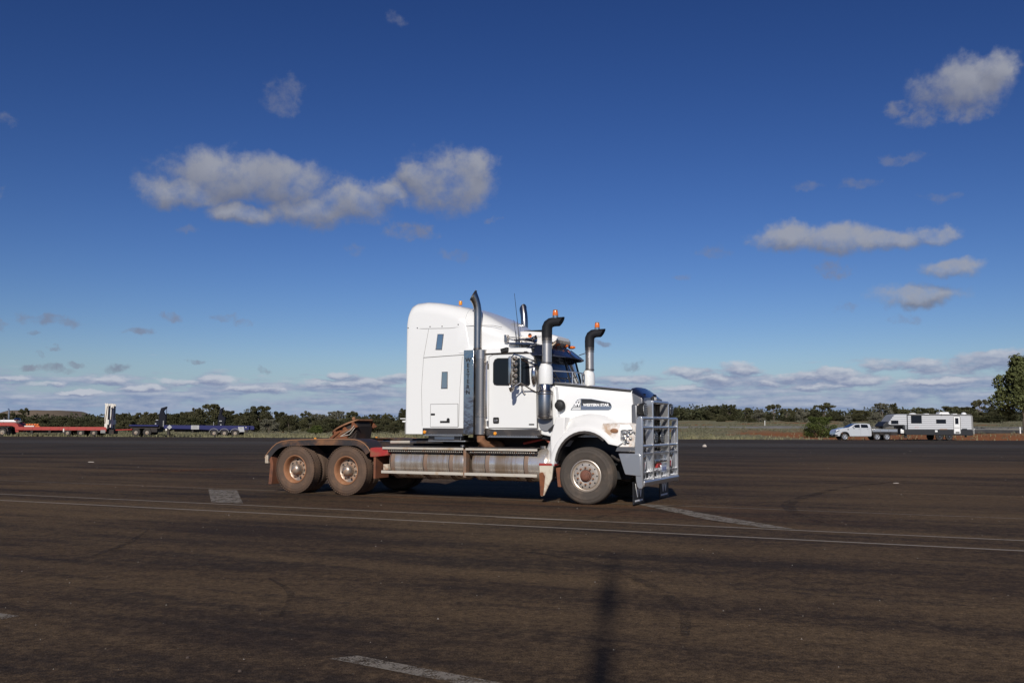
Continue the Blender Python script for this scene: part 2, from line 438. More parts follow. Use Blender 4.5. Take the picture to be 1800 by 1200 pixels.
def tag(o, label, cat, group=None):
    o['label'] = label; o['category'] = cat
    if group: o['group'] = group
    return o

def empty(name, parent, loc=(0, 0, 0), rz=0.0):
    o = bpy.data.objects.new(name, None); COL.objects.link(o)
    o.empty_display_size = 0.1; o.parent = parent; o.location = loc; o.rotation_euler = (0, 0, rz)
    return o

def kids(o): return [c for c in bpy.data.objects if c.parent == o]

def copy_tree(o, parent=None, known=None):
    c = o.copy(); COL.objects.link(c); c.parent = parent
    for ch in (known or kids(o)): copy_tree(ch, c)
    return c

def text_mesh(txt, size, m, ext=0.003, bold=0.0, shear=0.0):
    cu = bpy.data.curves.new('lettering', 'FONT')
    cu.body = txt; cu.size = size; cu.extrude = ext; cu.align_x = 'CENTER'; cu.align_y = 'CENTER'
    cu.offset = bold; cu.shear = shear; cu.resolution_u = 3
    ob = bpy.data.objects.new('lettering', cu); COL.objects.link(ob)
    dg = bpy.context.evaluated_depsgraph_get()
    me = bpy.data.meshes.new_from_object(ob.evaluated_get(dg))
    bpy.data.objects.remove(ob); bpy.data.curves.remove(cu)
    me.materials.clear(); me.materials.append(m)
    return me

SIDE = Matrix.Rotation(R(90), 4, 'X')            # lettering read from the -y side
FRONT = Matrix.Rotation(R(90), 4, 'Z') @ SIDE     # lettering read from the +x side
def letters(name, txt, size, m, parent, loc, basis=SIDE, ext=0.003, bold=0.0, shear=0.0, sx=1.0):
    me = text_mesh(txt, size, m, ext, bold, shear)
    me.transform(basis @ Matrix.Diagonal((sx, 1, 1, 1)))
    return link(name, me, parent, loc)

# ------------------------------------------------------------------ ground
def sstep(a, b, t):
    q = np.clip((np.asarray(t, float) - a) / (b - a), 0, 1); return q * q * (3 - 2 * q)

def H(x, y):
    """height of the natural ground"""
    x = np.asarray(x, float); y = np.asarray(y, float)
    e = edge_y(x)
    h = 3.0 * sstep(115, 250, y) * sstep(-10, 35, x)
    h = h + 0.10 * np.sin(x * 0.31 + 1.7 * np.sin(y * 0.13)) * np.sin(y * 0.23 + x * 0.07) * sstep(2, 14, y - e)
    bank = 0.42 * np.exp(-((x - 63) / 11.0) ** 2) * sstep(3, 9, y - e) * (1 - sstep(16, 30, y - e))
    return h + bank - 0.03

_EX = np.array([-4000, -300, -90, -62.3, -44, -26.4, 19.4, 35.8, 55.6, 80, 140, 4000.])
_EY = np.array([130, 124, 117, 114.0, 113.4, 109, 106.5, 104.6, 103.2, 102, 98, 90.])
def edge_y(x):
    x = np.asarray(x, float)
    return np.interp(x, _EX, _EY) + 0.35 * np.sin(x * 0.9) * np.sin(x * 0.37 + 1) + 0.2 * np.sin(x * 2.7)

def kind(o, k='structure'):
    o['kind'] = k; return o

def grid_mesh(name, xs, ys, fz, m):
    X, Y = np.meshgrid(xs, ys)
    Z = fz(X, Y)
    v = np.stack([X, Y, Z], -1).reshape(-1, 3)
    nx = len(xs)
    i, j = np.meshgrid(np.arange(nx - 1), np.arange(len(ys) - 1))
    a = (j * nx + i).ravel()
    q = np.stack([a, a + 1, a + nx + 1, a + nx], 1)
    me = mesh_np(name, v, q, m)
    me.polygons.foreach_set('use_smooth', [True] * len(me.polygons))
    return me

# soil and dry grass
SOIL = bpy.data.materials.new('soil_and_dry_grass'); SOIL.use_nodes = True
t = SOIL.node_tree; b = t.nodes['Principled BSDF']
P = new(t, 'ShaderNodeNewGeometry').outputs['Position']
px, py, pz = sepxyz(t, P)
n1 = noise(t, P, 0.09, 5.0, 0.6); n2 = noise(t, P, 0.9, 6.0, 0.65); n3 = noise(t, P, 6.0, 3.0, 0.6)
grass_c = mix(t, smooth(t, n2, 0.35, 0.65), (0.165, 0.150, 0.080), (0.225, 0.212, 0.135))
red_c = mix(t, n3, (0.22, 0.085, 0.034), (0.30, 0.125, 0.052))
wob = (n1 - 0.5) * 16.0
red_zone = smooth(t, px + wob, 33.0, 39.0) * smooth(t, px + wob, 92.0, 74.0) * smooth(t, py + wob * 0.6, 172.0, 140.0)
red_spot = smooth(t, n1 * 0.7 + n2 * 0.3, 0.53, 0.60) * 0.8
verge = smooth(t, px, 0.0, 25.0) * smooth(t, py + (n2 - 0.5) * 2.0, 109.5, 105.5) * 0.7
put(t, b.inputs['Base Color'], mix(t, red_zone.max(red_spot).max(verge), grass_c, red_c))
b.inputs['Roughness'].default_value = 0.95
b.inputs['Specular IOR Level'].default_value = 0.1
bn = new(t, 'ShaderNodeBump'); bn.inputs['Strength'].default_value = 0.7; bn.inputs['Distance'].default_value = 0.15
put(t, bn.inputs['Height'], n2 + n3 * 0.3); t.links.new(bn.outputs[0], b.inputs['Normal'])

xs = np.concatenate([np.linspace(-6000, -160, 14)[:-1], np.linspace(-160, 160, 161), np.linspace(160, 6000, 14)[1:]])
ys = np.concatenate([np.linspace(-3000, 96, 14)[:-1], np.linspace(96, 140, 60), np.linspace(140, 300, 50)[1:], np.linspace(300, 9000, 16)[1:]])
def ground_z(X, Y):
    z = H(X, Y)
    return np.where(Y < edge_y(X) - 0.6, -0.25, z)
kind(link('ground', grid_mesh('ground', xs, ys, ground_z, SOIL)))

# asphalt
ASPH = bpy.data.materials.new('worn_asphalt'); ASPH.use_nodes = True
t = ASPH.node_tree; b = t.nodes['Principled BSDF']
P = new(t, 'ShaderNodeNewGeometry').outputs['Position']
LANE = R(-23.6)
PR = vscale(t, P, (1, 1, 1), (0, 0, -LANE))              # x' runs along the lanes
px, py, pz = sepxyz(t, P)
streak = noise(t, vscale(t, PR, (0.05, 0.55, 1)), 1.0, 6.0, 0.62)
streak2 = noise(t, vscale(t, PR, (0.14, 1.9, 1)), 1.0, 6.0, 0.65)
streak3 = noise(t, vscale(t, P, (0.03, 0.42, 1)), 1.0, 6.0, 0.66)
patch = noise(t, P, 0.16, 5.0, 0.6)
grain = noise(t, P, 95.0, 2.0, 0.7)
grain2 = noise(t, P, 22.0, 5.0, 0.7)
far = smooth(t, py, 26.0, 60.0)
grain3 = noise(t, P, 6.5, 8.0, 0.72)
brownm = smooth(t, streak * 0.42 + patch * 0.38 + streak2 * 0.14 + grain3 * 0.16, 0.45, 0.66)
dark = (0.040, 0.0275, 0.0205)
brown = (0.112, 0.0745, 0.0420)
c = mix(t, brownm, dark, brown)
c = mix(t, smooth(t, streak3 * 0.7 + grain3 * 0.3, 0.48, 0.70) * (1 - far * 0.7) * 0.85, c, (0.112, 0.073, 0.040))
c = mix(t, smooth(t, streak2 * 0.45 + streak3 * 0.35 + grain3 * 0.2, 0.51, 0.38) * 0.7, c, (0.0255, 0.0205, 0.0185))
# far lanes: cold grey, with a paler band along the far edge
c = mix(t, far * 0.75, c, mix(t, smooth(t, streak3, 0.35, 0.65), (0.028, 0.0245, 0.022), (0.056, 0.049, 0.043)))
band = smooth(t, py + px * 0.1, 66.0, 74.0) * smooth(t, py + px * 0.1, 86.0, 78.0)
c = mix(t, band * 0.5, c, (0.085, 0.080, 0.076))
# red dust carried in by tyres
rd = smooth(t, noise(t, vscale(t, P, (0.06, 0.30, 1)), 1.0, 6.0, 0.65), 0.60, 0.76)
c = mix(t, rd * 0.45, c, (0.125, 0.058, 0.027))
near_truck = smooth(t, py - 0.44 * (3.0 - px), 13.0, 15.5) * smooth(t, py - 0.44 * (3.0 - px), 20.0, 16.5) * smooth(t, px.f('ABSOLUTE'), 7.0, 1.5)
c = mix(t, near_truck * smooth(t, streak2, 0.42, 0.66) * 0.55, c, (0.120, 0.060, 0.032))
tan_band = smooth(t, px, 6.0, 12.0) * smooth(t, py - 0.1 * px, 24.0, 28.0) * smooth(t, py - 0.1 * px, 37.0, 31.0) * smooth(t, streak3, 0.34, 0.60)
c = mix(t, tan_band * 0.7, c, (0.118, 0.075, 0.042))
g = smooth(t, grain, 0.25, 0.80, 0.40, 1.90) * smooth(t, grain2, 0.28, 0.72, 0.58, 1.48) * smooth(t, grain3, 0.3, 0.7, 0.85, 1.15)
cm = new(t, 'ShaderNodeVectorMath', operation='SCALE'); put(t, cm.inputs[0], c); put(t, cm.inputs['Scale'], g)
put(t, b.inputs['Base Color'], cm.outputs[0])
b.inputs['Roughness'].default_value = 0.85
b.inputs['Specular IOR Level'].default_value = 0.07
bn = new(t, 'ShaderNodeBump'); bn.inputs['Strength'].default_value = 0.45; bn.inputs['Distance'].default_value = 0.012
put(t, bn.inputs['Height'], grain + grain2 * 0.5); t.links.new(bn.outputs[0], b.inputs['Normal'])

ex = np.concatenate([np.linspace(-2500, -120, 12)[:-1], np.linspace(-120, 140, 261), np.linspace(140, 2500, 12)[1:]])
top = np.stack([ex, edge_y(ex), np.zeros_like(ex)], 1)
bot = np.stack([ex, np.full_like(ex, -1500.0), np.zeros_like(ex)], 1)
n = len(ex)
q = np.stack([np.arange(n - 1), np.arange(1, n), n + np.arange(1, n), n + np.arange(n - 1)], 1)[:, ::-1]
kind(link('asphalt', mesh_np('asphalt', np.concatenate([top, bot]), q, ASPH)))

def paint_mat(name, col, wear, col2=None, scale=3.0, top=1.0):
    m = bpy.data.materials.new(name); m.use_nodes = True
    t = m.node_tree; b = t.nodes['Principled BSDF']
    P = new(t, 'ShaderNodeNewGeometry').outputs['Position']
    n = noise(t, P, scale, 8.0, 0.72)
    g = noise(t, P, 70.0, 3.0, 0.7)
    b.inputs['Roughness'].default_value = 0.8
    b.inputs['Specular IOR Level'].default_value = 0.2
    put(t, b.inputs['Base Color'], mix(t, n, col, col2 or tuple(q * 0.6 for q in col)))
    put(t, b.inputs['Alpha'], smooth(t, n * 0.6 + g * 0.4, wear - 0.07, wear + 0.07, 0.0, top))
    return m
LINE_P = paint_mat('worn_line_paint', (0.33, 0.285, 0.235), 0.40, (0.24, 0.20, 0.165), scale=6.0)
LINE_F = paint_mat('faint_line_paint', (0.24, 0.20, 0.165), 0.42)
BLOCK_P = paint_mat('worn_block_paint', (0.29, 0.25, 0.205), 0.47, scale=7.0)
SKID_P = paint_mat('tyre_rubber_mark', (0.020, 0.0165, 0.0155), 0.50, (0.024, 0.020, 0.018), scale=1.3, top=0.38)
DUSTP = paint_mat('red_dust_patch', (0.20, 0.085, 0.03), 0.52, scale=2.5)

def strip(name, pts, w, m, z=0.004, n=1):
    """a painted strip of width w along a polyline on the asphalt"""
    P2 = [Vector(p) for p in pts]
    if n > 1:   # Catmull-Rom
        Q = []
        for i in range(len(P2) - 1):
            a, b_, c_, d = P2[max(i - 1, 0)], P2[i], P2[i + 1], P2[min(i + 2, len(P2) - 1)]
            for k in range(n):
                u = k / n
                Q.append(0.5 * ((2 * b_) + (c_ - a) * u + (2 * a - 5 * b_ + 4 * c_ - d) * u * u + (3 * b_ - a - 3 * c_ + d) * u ** 3))
        P2 = Q + [P2[-1]]
    vs, fs = [], []
    W = w if isinstance(w, (list, tuple)) else [w] * len(P2)
    if len(W) != len(P2): W = list(np.interp(np.linspace(0, 1, len(P2)), np.linspace(0, 1, len(W)), W))
    for i, p in enumerate(P2):
        tg = (P2[min(i + 1, len(P2) - 1)] - P2[max(i - 1, 0)]).normalized()
        nn = Vector((-tg.y, tg.x))
        for s in (-0.5, 0.5):
            qv = p + nn * s * W[i]; vs.append((qv.x, qv.y, z))
    for i in range(len(P2) - 1): fs.append((2 * i, 2 * i + 2, 2 * i + 3, 2 * i + 1))
    me = bpy.data.meshes.new(name); me.from_pydata(vs, [], fs); me.materials.append(m)
    return kind(link(name, me))
def ext(a, b_, s, e):
    a, b_ = Vector(a), Vector(b_); d = (b_ - a)
    return [tuple(a - d * s), tuple(b_ + d * e)]
strip('lane_line', ext((-9.80, 18.09), (6.04, 11.16), 0.8, 0.8), 0.085, LINE_P)
strip('lane_line', ext((-10.68, 19.70), (6.58, 12.16), 0.8, 0.8), 0.075, LINE_P)
strip('lane_line', ext((-13.29, 24.46), (8.16, 15.04), 0.6, 0.6), 0.06, LINE_F)
def patch_poly(name, pts, m, z=0.004):
    me = bpy.data.meshes.new(name); me.from_pydata([(a, b_, z) for a, b_ in pts], [], [tuple(range(len(pts)))]); me.materials.append(m)
    return kind(link(name, me))
patch_poly('painted_block', [(-6.84, 21.26), (-5.63, 17.70), (-4.97, 17.47), (-6.10, 20.95)], BLOCK_P, 0.008)
patch_poly('painted_arrow', [(2.30, 17.75), (3.03, 14.76), (3.61, 13.60), (4.02, 13.36), (3.28, 15.51), (2.73, 17.40)], BLOCK_P, 0.008)
patch_poly('painted_dash', [(-1.13, 5.97), (-0.22, 5.36), (0.02, 5.38), (-0.97, 6.05)], BLOCK_P)
patch_poly('painted_dash', [(-3.74, 7.25), (-3.80, 7.11), (-5.6, 8.0), (-5.5, 8.15)], BLOCK_P)
strip('tyre_mark', [(10.75, 25.4), (8.32, 22.93), (6.2, 19.72), (5.25, 17.83), (4.85, 16.39), (4.70, 15.26), (4.67, 14.21)], [0.1, 0.22, 0.26, 0.2, 0.12], SKID_P, 0.012, 6)
strip('tyre_mark', [(0.2, 10.9), (0.85, 10.06), (1.12, 9.31), (1.31, 8.37), (1.35, 7.48), (1.2, 6.6)], [0.05, 0.10, 0.12, 0.06], SKID_P, 0.012, 6)
strip('tyre_mark', [(1.2, 14.7), (2.2, 16.4), (3.6, 17.6), (6.0, 18.2)], [0.05, 0.14, 0.05], SKID_P, 0.012, 6)
strip('tyre_mark', [(-5.0, 13.0), (-4.7, 11.6), (-4.6, 10.2)], [0.03, 0.10, 0.03], SKID_P, 0.012, 6)
strip('tyre_mark', [(-2.3, 9.0), (-1.9, 8.2), (-1.75, 7.2)], [0.02, 0.07, 0.02], SKID_P, 0.012, 6)
strip('scuff_mark', [(-0.25, 14.90), (0.4, 14.66), (0.95, 14.45)], [0.03, 0.10, 0.03], LINE_P, 0.016, 4)
patch_poly('dust_patch', [(-11.3, 28.9), (-10.6, 28.8), (-9.3, 30.2), (-9.0, 31.4), (-10.4, 30.9)], DUSTP, 0.008)

# far sealed road across the scrub on the right
def ribbon(name, xs, yc, w, m, lift):
    xs = np.asarray(xs, float); a = np.stack([xs, yc(xs) - w / 2], 1); c2 = np.stack([xs, yc(xs) + w / 2], 1)
    za = np.maximum(H(a[:, 0], a[:, 1]), H(c2[:, 0], c2[:, 1])) + lift
    v = np.concatenate([np.column_stack([a, za]), np.column_stack([c2, za]), np.column_stack([a, za - 1.2])])
    n = len(xs); i = np.arange(n - 1)
    q = np.concatenate([np.stack([i, i + 1, n + i + 1, n + i], 1), np.stack([2 * n + i, 2 * n + i + 1, i + 1, i], 1)])
    return kind(link(name, mesh_np(name, v, q, m)))
ROADG = mat('far_road_grey', (0.115, 0.115, 0.118), 0.85, var=((0.09, 0.088, 0.09), 0.3), coords='World')
ribbon('far_road', np.linspace(30, 400, 90), lambda x: 176 + 0.02 * x, 7.0, ROADG, 0.08)

# loose white stones and grit scattered over the asphalt: nobody could count them
def grit():
    V_, Q_ = [], []
    base = np.array([(1, 0, -.35), (-.5, .87, -.35), (-.5, -.87, -.35), (0.1, 0.05, .75)])
    faces = np.array([(0, 1, 3), (1, 2, 3), (2, 0, 3), (0, 2, 1)])
    N = 1000
    d = 3.6 + 55 * rng.random(N) ** 2.0
    xx = (rng.random(N) * 2 - 1) * (0.60 * d + 1.0)
    s = (0.0026 + 0.0075 * rng.random(N) ** 4) * (0.7 + d / 24.0)
    ang = rng.random(N) * 6.28
    vs = np.zeros((N, 4, 3))
    ca, sa = np.cos(ang)[:, None], np.sin(ang)[:, None]
    jit = base[None] * (0.7 + 0.6 * rng.random((N, 4, 1)))
    vs[..., 0] = xx[:, None] + s[:, None] * (jit[..., 0] * ca - jit[..., 1] * sa)
    vs[..., 1] = d[:, None] + s[:, None] * (jit[..., 0] * sa + jit[..., 1] * ca)
    vs[..., 2] = s[:, None] * (jit[..., 2] + .35) + 0.001
    fs = (faces[None] + (np.arange(N) * 4)[:, None, None]).reshape(-1, 3)
    return vs.reshape(-1, 3), fs
v_, f_ = grit()
GRIT = mat('white_grit', (0.40, 0.365, 0.32), 0.8, var=((0.18, 0.14, 0.11), 1.2), coords='World')
o = kind(link('loose_gravel', mesh_np('loose_gravel', v_, f_, GRIT)), 'stuff')
o['label'] = 'small pale stones scattered over the dark asphalt'

def scrap(name, label, loc, size, m, cat, seed):
    r = random.Random(seed); b_ = MB()
    n = 7
    lower = [(math.cos(6.28 * k / n) * (0.8 + 0.4 * r.random()), math.sin(6.28 * k / n) * (0.8 + 0.4 * r.random()), 0.0) for k in range(n)]
    mid = [(p[0] * (0.75 + 0.3 * r.random()), p[1] * (0.75 + 0.3 * r.random()), 0.5 + 0.4 * r.random()) for p in lower]
    up = [(p[0] * 0.4, p[1] * 0.4, 0.75 + 0.35 * r.random()) for p in lower]
    b_.loft([lower, mid, up])
    b_.v = [(p[0] * size[0], p[1] * size[1], p[2] * size[2]) for p in b_.v]
    o = b_.build(name, m, smooth_deg=0, loc=loc)
    return tag(o, label, cat)
LITTER = mat('pale_litter', (0.50, 0.44, 0.38), 0.7)
ROCK = mat('brown_stone', (0.07, 0.05, 0.04), 0.9)
scrap('crumpled_paper', 'crumpled pale litter on the far lanes right of the bull bar', (13.76, 66.9, 0.002), (0.16, 0.14, 0.16), LITTER, 'litter', 1)
scrap('crumpled_paper', 'small white scrap on dark asphalt far left of the parked truck', (-16.3, 36.4, 0.002), (0.11, 0.04, 0.02), LITTER, 'litter', 2)
scrap('crumpled_paper', 'small white scrap on the far right lanes below the caravan', (9.94, 24.36, 0.002), (0.09, 0.03, 0.012), LITTER, 'litter', 3)
scrap('stone', 'dark stone near the bottom edge, left of the worn painted dash', (-1.60, 5.66, 0.001), (0.012, 0.010, 0.012), ROCK, 'stone', 4)
scrap('stone', 'dark stone above the bottom edge, left of the lower dark stone', (-2.02, 5.98, 0.001), (0.011, 0.010, 0.012), ROCK, 'stone', 5)

# ================================================================== the white prime mover
# local axes: x forward from the front axle, y to the far side (near side of the truck at y = -1.25), z up
T = thing('prime_mover', 'large white bonneted prime mover with chrome stacks and alloy bull bar on the dark asphalt', 'truck',
          (1.371 + 1.25 * math.sin(R(24.8)), 17.44 + 1.25 * math.cos(R(24.8)), 0.0), R(-24.8))

def both(fn):
    for s in (-1, 1): fn(s)

# ---- wheels
def tyre_profile(Rr, w, rim):
    g = []
    for k in (0.28, 0.44, 0.60, 0.76):
        h = w * k
        g += [(Rr, h - 0.010), (Rr - 0.014, h - 0.006), (Rr - 0.014, h + 0.006), (Rr, h + 0.010)]
    return ([(rim, 0.045), (rim + 0.012, 0.020), (rim + 0.045, 0.006), (rim + 0.085, 0.0), (Rr - 0.105, 0.004), (Rr - 0.098, 0.0005), (Rr - 0.085, 0.006), (Rr - 0.05, 0.014), (Rr - 0.046, 0.010),
             (Rr - 0.020, 0.026), (Rr - 0.004, 0.048)] + g +
            [(Rr - 0.004, w - 0.048), (Rr - 0.020, w - 0.026), (Rr - 0.05, w - 0.012), (rim + 0.085, w), (rim + 0.012, w - 0.02), (rim, w - 0.045)])

def nuts(n, rad, rn, h0, h1, off=0.0):
    b_ = MB()
    for k in range(n):
        a = 2 * math.pi * (k + off) / n
        c_ = (rad * math.cos(a), 0, rad * math.sin(a))
        b_.lathe([(rn, h0), (rn, h1 + 0.01), (rn * 0.6, h1), (0, h1)], c_, 'y', 6)
    return b_

def discs(n, rad, rd, h, off=0.0, el=1.0):
    b_ = MB()
    for k in range(n):
        a = 2 * math.pi * (k + off) / n
        c_ = (rad * math.cos(a), 0, rad * math.sin(a))
        b_.lathe([(rd, h), (rd, h - 0.004), (0, h - 0.004)], c_, 'y', 12)
    return b_

def front_wheel():
    w = empty('wheel', T, (0, -1.25, 0.53), R(2))
    MB().lathe(tyre_profile(0.53, 0.33, 0.285), (0, 0, 0), 'y', 72).build('tyre', SIDEWALL, w)
    MB().lathe([(0.283, 0.28), (0.285, 0.035), (0.297, 0.022), (0.298, 0.008), (0.285, 0.004), (0.276, 0.020), (0.268, 0.055), (0.256, 0.060), (0.246, 0.040), (0.232, 0.022), (0.135, 0.008), (0.115, 0.014), (0.11, 0.03), (0.0, 0.03)],
               (0, 0, 0), 'y', 56).build('rim', RIM_ALLOY, w)
    each(discs(10, 0.214, 0.0155, 0.021), 'hand_hole', BLACK, w)
    each(nuts(10, 0.155, 0.016, 0.02, -0.045, 0.5), 'wheel_nut', RIM_DUST, w)
    MB().lathe([(0.108, 0.03), (0.106, -0.012), (0.088, -0.020), (0.084, -0.055), (0.066, -0.062), (0.064, -0.074), (0.05, -0.080), (0.0, -0.080)], (0, 0, 0), 'y', 24).build('hub', HUB_RUST, w, smooth_deg=30)
    MB().lathe([(0.10, 0.03), (0.10, 0.30), (0.05, 0.34), (0, 0.34)], (0, 0, 0), 'y', 16).build('brake_drum', CHASSIS, w)
    return w

def rear_wheel():
    w = empty('wheel', T, (-5.333, -1.25, 0.51))
    b_ = MB(); b_.lathe(tyre_profile(0.51, 0.27, 0.285), (0, 0, 0), 'y', 72)
    for k in range(60):                                    # shoulder lugs of the drive tread
        a = 2 * math.pi * k / 60
        rot = Matrix.Rotation(-a, 3, 'Y')
        for yy in (0.028, 0.242):
            b_.obox(rot @ Vector((0.502, yy, 0)), (0.020, 0.040, 0.030), rot)
    b_.build('tyre', SIDEWALL_R, w)
    b2 = MB(); b2.lathe(tyre_profile(0.51, 0.27, 0.285), (0, 0.325, 0), 'y', 48); b2.build('tyre', SIDEWALL_R, w)
    MB().lathe([(0.283, 0.24), (0.285, 0.040), (0.298, 0.022), (0.300, 0.006), (0.288, 0.000), (0.276, 0.010), (0.262, 0.045), (0.254, 0.075), (0.248, 0.150)], (0, 0, 0), 'y', 56).build('rim', RIM_DUST, w)
    MB().lathe([(0.250, 0.146), (0.236, 0.158), (0.205, 0.166), (0.135, 0.160), (0.128, 0.150), (0.0, 0.150)], (0, 0, 0), 'y', 48).build('wheel_disc', DISC, w)
    each(discs(8, 0.203, 0.024, 0.1635, 0.3), 'hand_hole', BLACK, w)
    each(nuts(10, 0.158, 0.018, 0.162, 0.108), 'wheel_nut', DISC, w)
    MB().lathe([(0.118, 0.152), (0.116, 0.095), (0.110, 0.050), (0.096, 0.015), (0.066, -0.010), (0.03, -0.020), (0.0, -0.022)], (0, 0, 0), 'y', 28).build('hub_cap', DISC, w, smooth_deg=60)
    return w

fw_ = front_wheel(); rw_ = rear_wheel()
for src, places in ((fw_, [(0, 1.25, 0.53, 180)]), (rw_, [(-6.653, -1.25, 0.51, 0), (-5.333, 1.25, 0.51, 180), (-6.653, 1.25, 0.51, 180)])):
    ks = kids(src)
    for (x_, y_, z_, a_) in places:
        c_ = copy_tree(src, T, ks); c_.location = (x_, y_, z_); c_.rotation_euler = (0, 0, R(a_))

# ---- chassis and running gear
b_ = MB()
for s in (-1, 1): b_.prism([(-7.35, 0.86), (-7.35, 1.08), (0.85, 1.08), (0.85, 0.80), (-4.4, 0.80)], 'xz', s * 0.43 - 0.045, s * 0.43 + 0.045)
b_.box(-7.33, -7.27, -0.40, 0.40, 0.82, 1.07).box(-5.99 - .1, -5.99 + .1, -0.40, 0.40, 0.80, 1.05).box(-3.2, -3.0, -0.4, 0.4, 0.80, 1.05)
each(b_, 'chassis_rail', CHASSIS, T, bevel=0.01)
b_ = MB()
for xx in (-5.333, -6.653):
    b_.tube([(xx, -0.95, 0.51), (xx, 0.95, 0.51)], 0.11, 12).ball((xx, 0.05, 0.51), (0.26, 0.24, 0.25))
each(b_, 'drive_axle', CHASSIS, T)
b_ = MB(); b_.tube([(0, -0.9, 0.50), (0, -0.6, 0.42), (0, 0.6, 0.42), (0, 0.9, 0.50)], 0.07, 8); b_.build('steer_axle', CHASSIS, T)
b_ = MB(); b_.tube([(-2.5, 0, 0.75), (-5.1, 0.05, 0.58)], 0.06, 10); b_.build('drive_shaft', CHASSIS, T)
b_ = MB()
for yy in (-0.5, 0.5):
    b_.prism([(-7.1, 0.52), (-6.65, 0.80), (-5.99, 0.62), (-5.33, 0.80), (-4.9, 0.52), (-5.33, 0.68), (-5.99, 0.50), (-6.65, 0.68)], 'xz', yy - 0.05, yy + 0.05)
    b_.box(-6.15, -5.85, yy - 0.09, yy + 0.09, 0.45, 0.95)
each(b_, 'suspension', CHASSIS, T)
b_ = MB(); b_.box(-0.8, 0.62, -0.36, 0.36, 0.42, 1.9).box(-2.2, -0.8, -0.3, 0.3, 0.38, 1.15).box(0.62, 0.72, -0.5, 0.5, 0.8, 1.9)
each(b_, 'engine', CHASSIS, T, bevel=0.03)  # plain dark boxes added to block light under the truck, for engine and gearbox
b_ = MB(); b_.box(-2.5, -0.8, -0.95, 0.95, 1.19, 1.36).box(-2.5, -1.0, -0.42, 0.42, 1.0, 1.19).box(-3.6, -2.6, -0.4, 0.4, 1.08, 1.2); each(b_, 'underbody', CHASSIS, T)
b_ = MB(); b_.ball((-2.25, -0.62, 1.02), (0.30, 0.2, 0.16)).tube([(-2.235, -1.13, 1.30), (-2.235, -1.13, 1.17), (-2.20, -1.02, 1.08), (-2.1, -0.7, 1.02)], 0.085, 12)
b_.build('exhaust_elbow', RUST_LT, T)
b_ = MB()
for (q0, q1) in (((-1.5, -0.7, 1.10), (-0.95, -0.8, 1.22)), ((-0.95, -0.9, 1.2), (-0.6, -0.95, 0.95))):
    b_.tube([q0, q1], 0.025, 6)
each(b_, 'pipework', RED, T)
MB().box(-0.70, -0.62, -1.08, -0.75, 0.72, 1.10).build('red_bracket', RED, T, 0.01)

# ---- fuel tanks
TR, TZ, TY = 0.325, 0.70, -0.885
def tank(x0, x1, bands, s):
    yc = s * -TY
    b_ = MB()
    prof = [(0.0, 0.0), (TR * 0.72, 0.008), (TR * 0.92, 0.03), (TR * 0.985, 0.065), (TR, 0.11)]
    L_ = x1 - x0
    pr = prof + [(r_, L_ - h_) for r_, h_ in prof[::-1]]
    t_ = b_.lathe(pr, (x0, yc, TZ), 'x', 48).build('fuel_tank', TANK, T, smooth_deg=50)
    for bx in bands:
        MB().lathe([(TR + 0.002, -0.042), (TR + 0.010, -0.042), (TR + 0.010, 0.042), (TR + 0.002, 0.042)], (bx, yc, TZ), 'x', 40, True).build('strap', STRAP, t_)
    for bx in bands:                                        # the strap's raised edges
        MB().lathe([(TR + 0.010, -0.046), (TR + 0.016, -0.046), (TR + 0.016, -0.036), (TR + 0.010, -0.036)], (bx, yc, TZ), 'x', 40, True).build('strap_edge', CHASSIS, t_)
    MB().lathe([(0.06, 0.0), (0.06, 0.05), (0.05, 0.06), (0, 0.06)], (x1 - 0.22, yc + s * 0.06, TZ + TR - 0.01), 'z', 14).build('filler_cap', CHROME, t_)
    return t_
for s in (-1, 1):
    tank(-4.34, -2.51, (-4.22, -3.45, -2.86), s)
    tank(-2.44, -0.76, (-2.06, -1.23), s)
    for (x0, x1) in ((-4.42, -2.55), (-2.50, -0.97)):
        y0, y1 = sorted((s * 1.285, s * 1.245))
        MB().box(x0, x1, y0, y1, 0.968, 1.012).build('step_rail', RAIL, T, 0.006)
        MB().box(x0 - 0.02, x1, y0, y1, 0.478, 0.536).build('step_rail', RAIL, T, 0.006)
        b_ = MB()
        for k in range(5):
            xx = x0 + 0.12 + (x1 - x0 - 0.3) * k / 4
            b_.tube([(xx, s * 1.25, 0.49), (xx + 0.05, s * 0.95, 0.40), (xx + 0.06, s * 0.6, 0.55)], 0.012, 6)
            b_.tube([(xx + 0.03, s * 1.25, 0.96), (xx + 0.06, s * 1.13, 0.88)], 0.016, 6)
        each(b_, 'rail_bracket', RUST, T)
        b_ = MB()                                           # perforated step behind the rail
        b_.box(x0 + 0.05, x1 - 0.02, min(s * 1.24, s * 0.80), max(s * 1.24, s * 0.80), 1.018, 1.032)
        b_.build('step_plate', STEEL_DK, T)
        b_ = MB(); b_.box(x0 + 0.05, x1 - 0.02, min(s * 1.235, s * 1.215), max(s * 1.235, s * 1.215), 0.908, 0.966); st = b_.build('step_lip', CHASSIS, T)
        b_ = MB()
        nn = int((x1 - x0) / 0.045)
        for k in range(nn):
            xx = x0 + 0.09 + k * 0.045
            if xx < x1 - 0.06: b_.box(xx, xx + 0.02, min(s * 1.2375, s * 1.2355), max(s * 1.2375, s * 1.2355), 0.928, 0.944)
        kind(b_.build('perforation', RAIL, st), 'stuff')
MB().box(-2.555, -2.495, -1.262, -1.10, 0.44, 0.99).build('rail_clamp', STRAP, T, 0.005)
MB().box(-4.42, -4.30, -1.24, -1.10, 0.54, 0.66).build('junction_box', CREAM, T, 0.01)

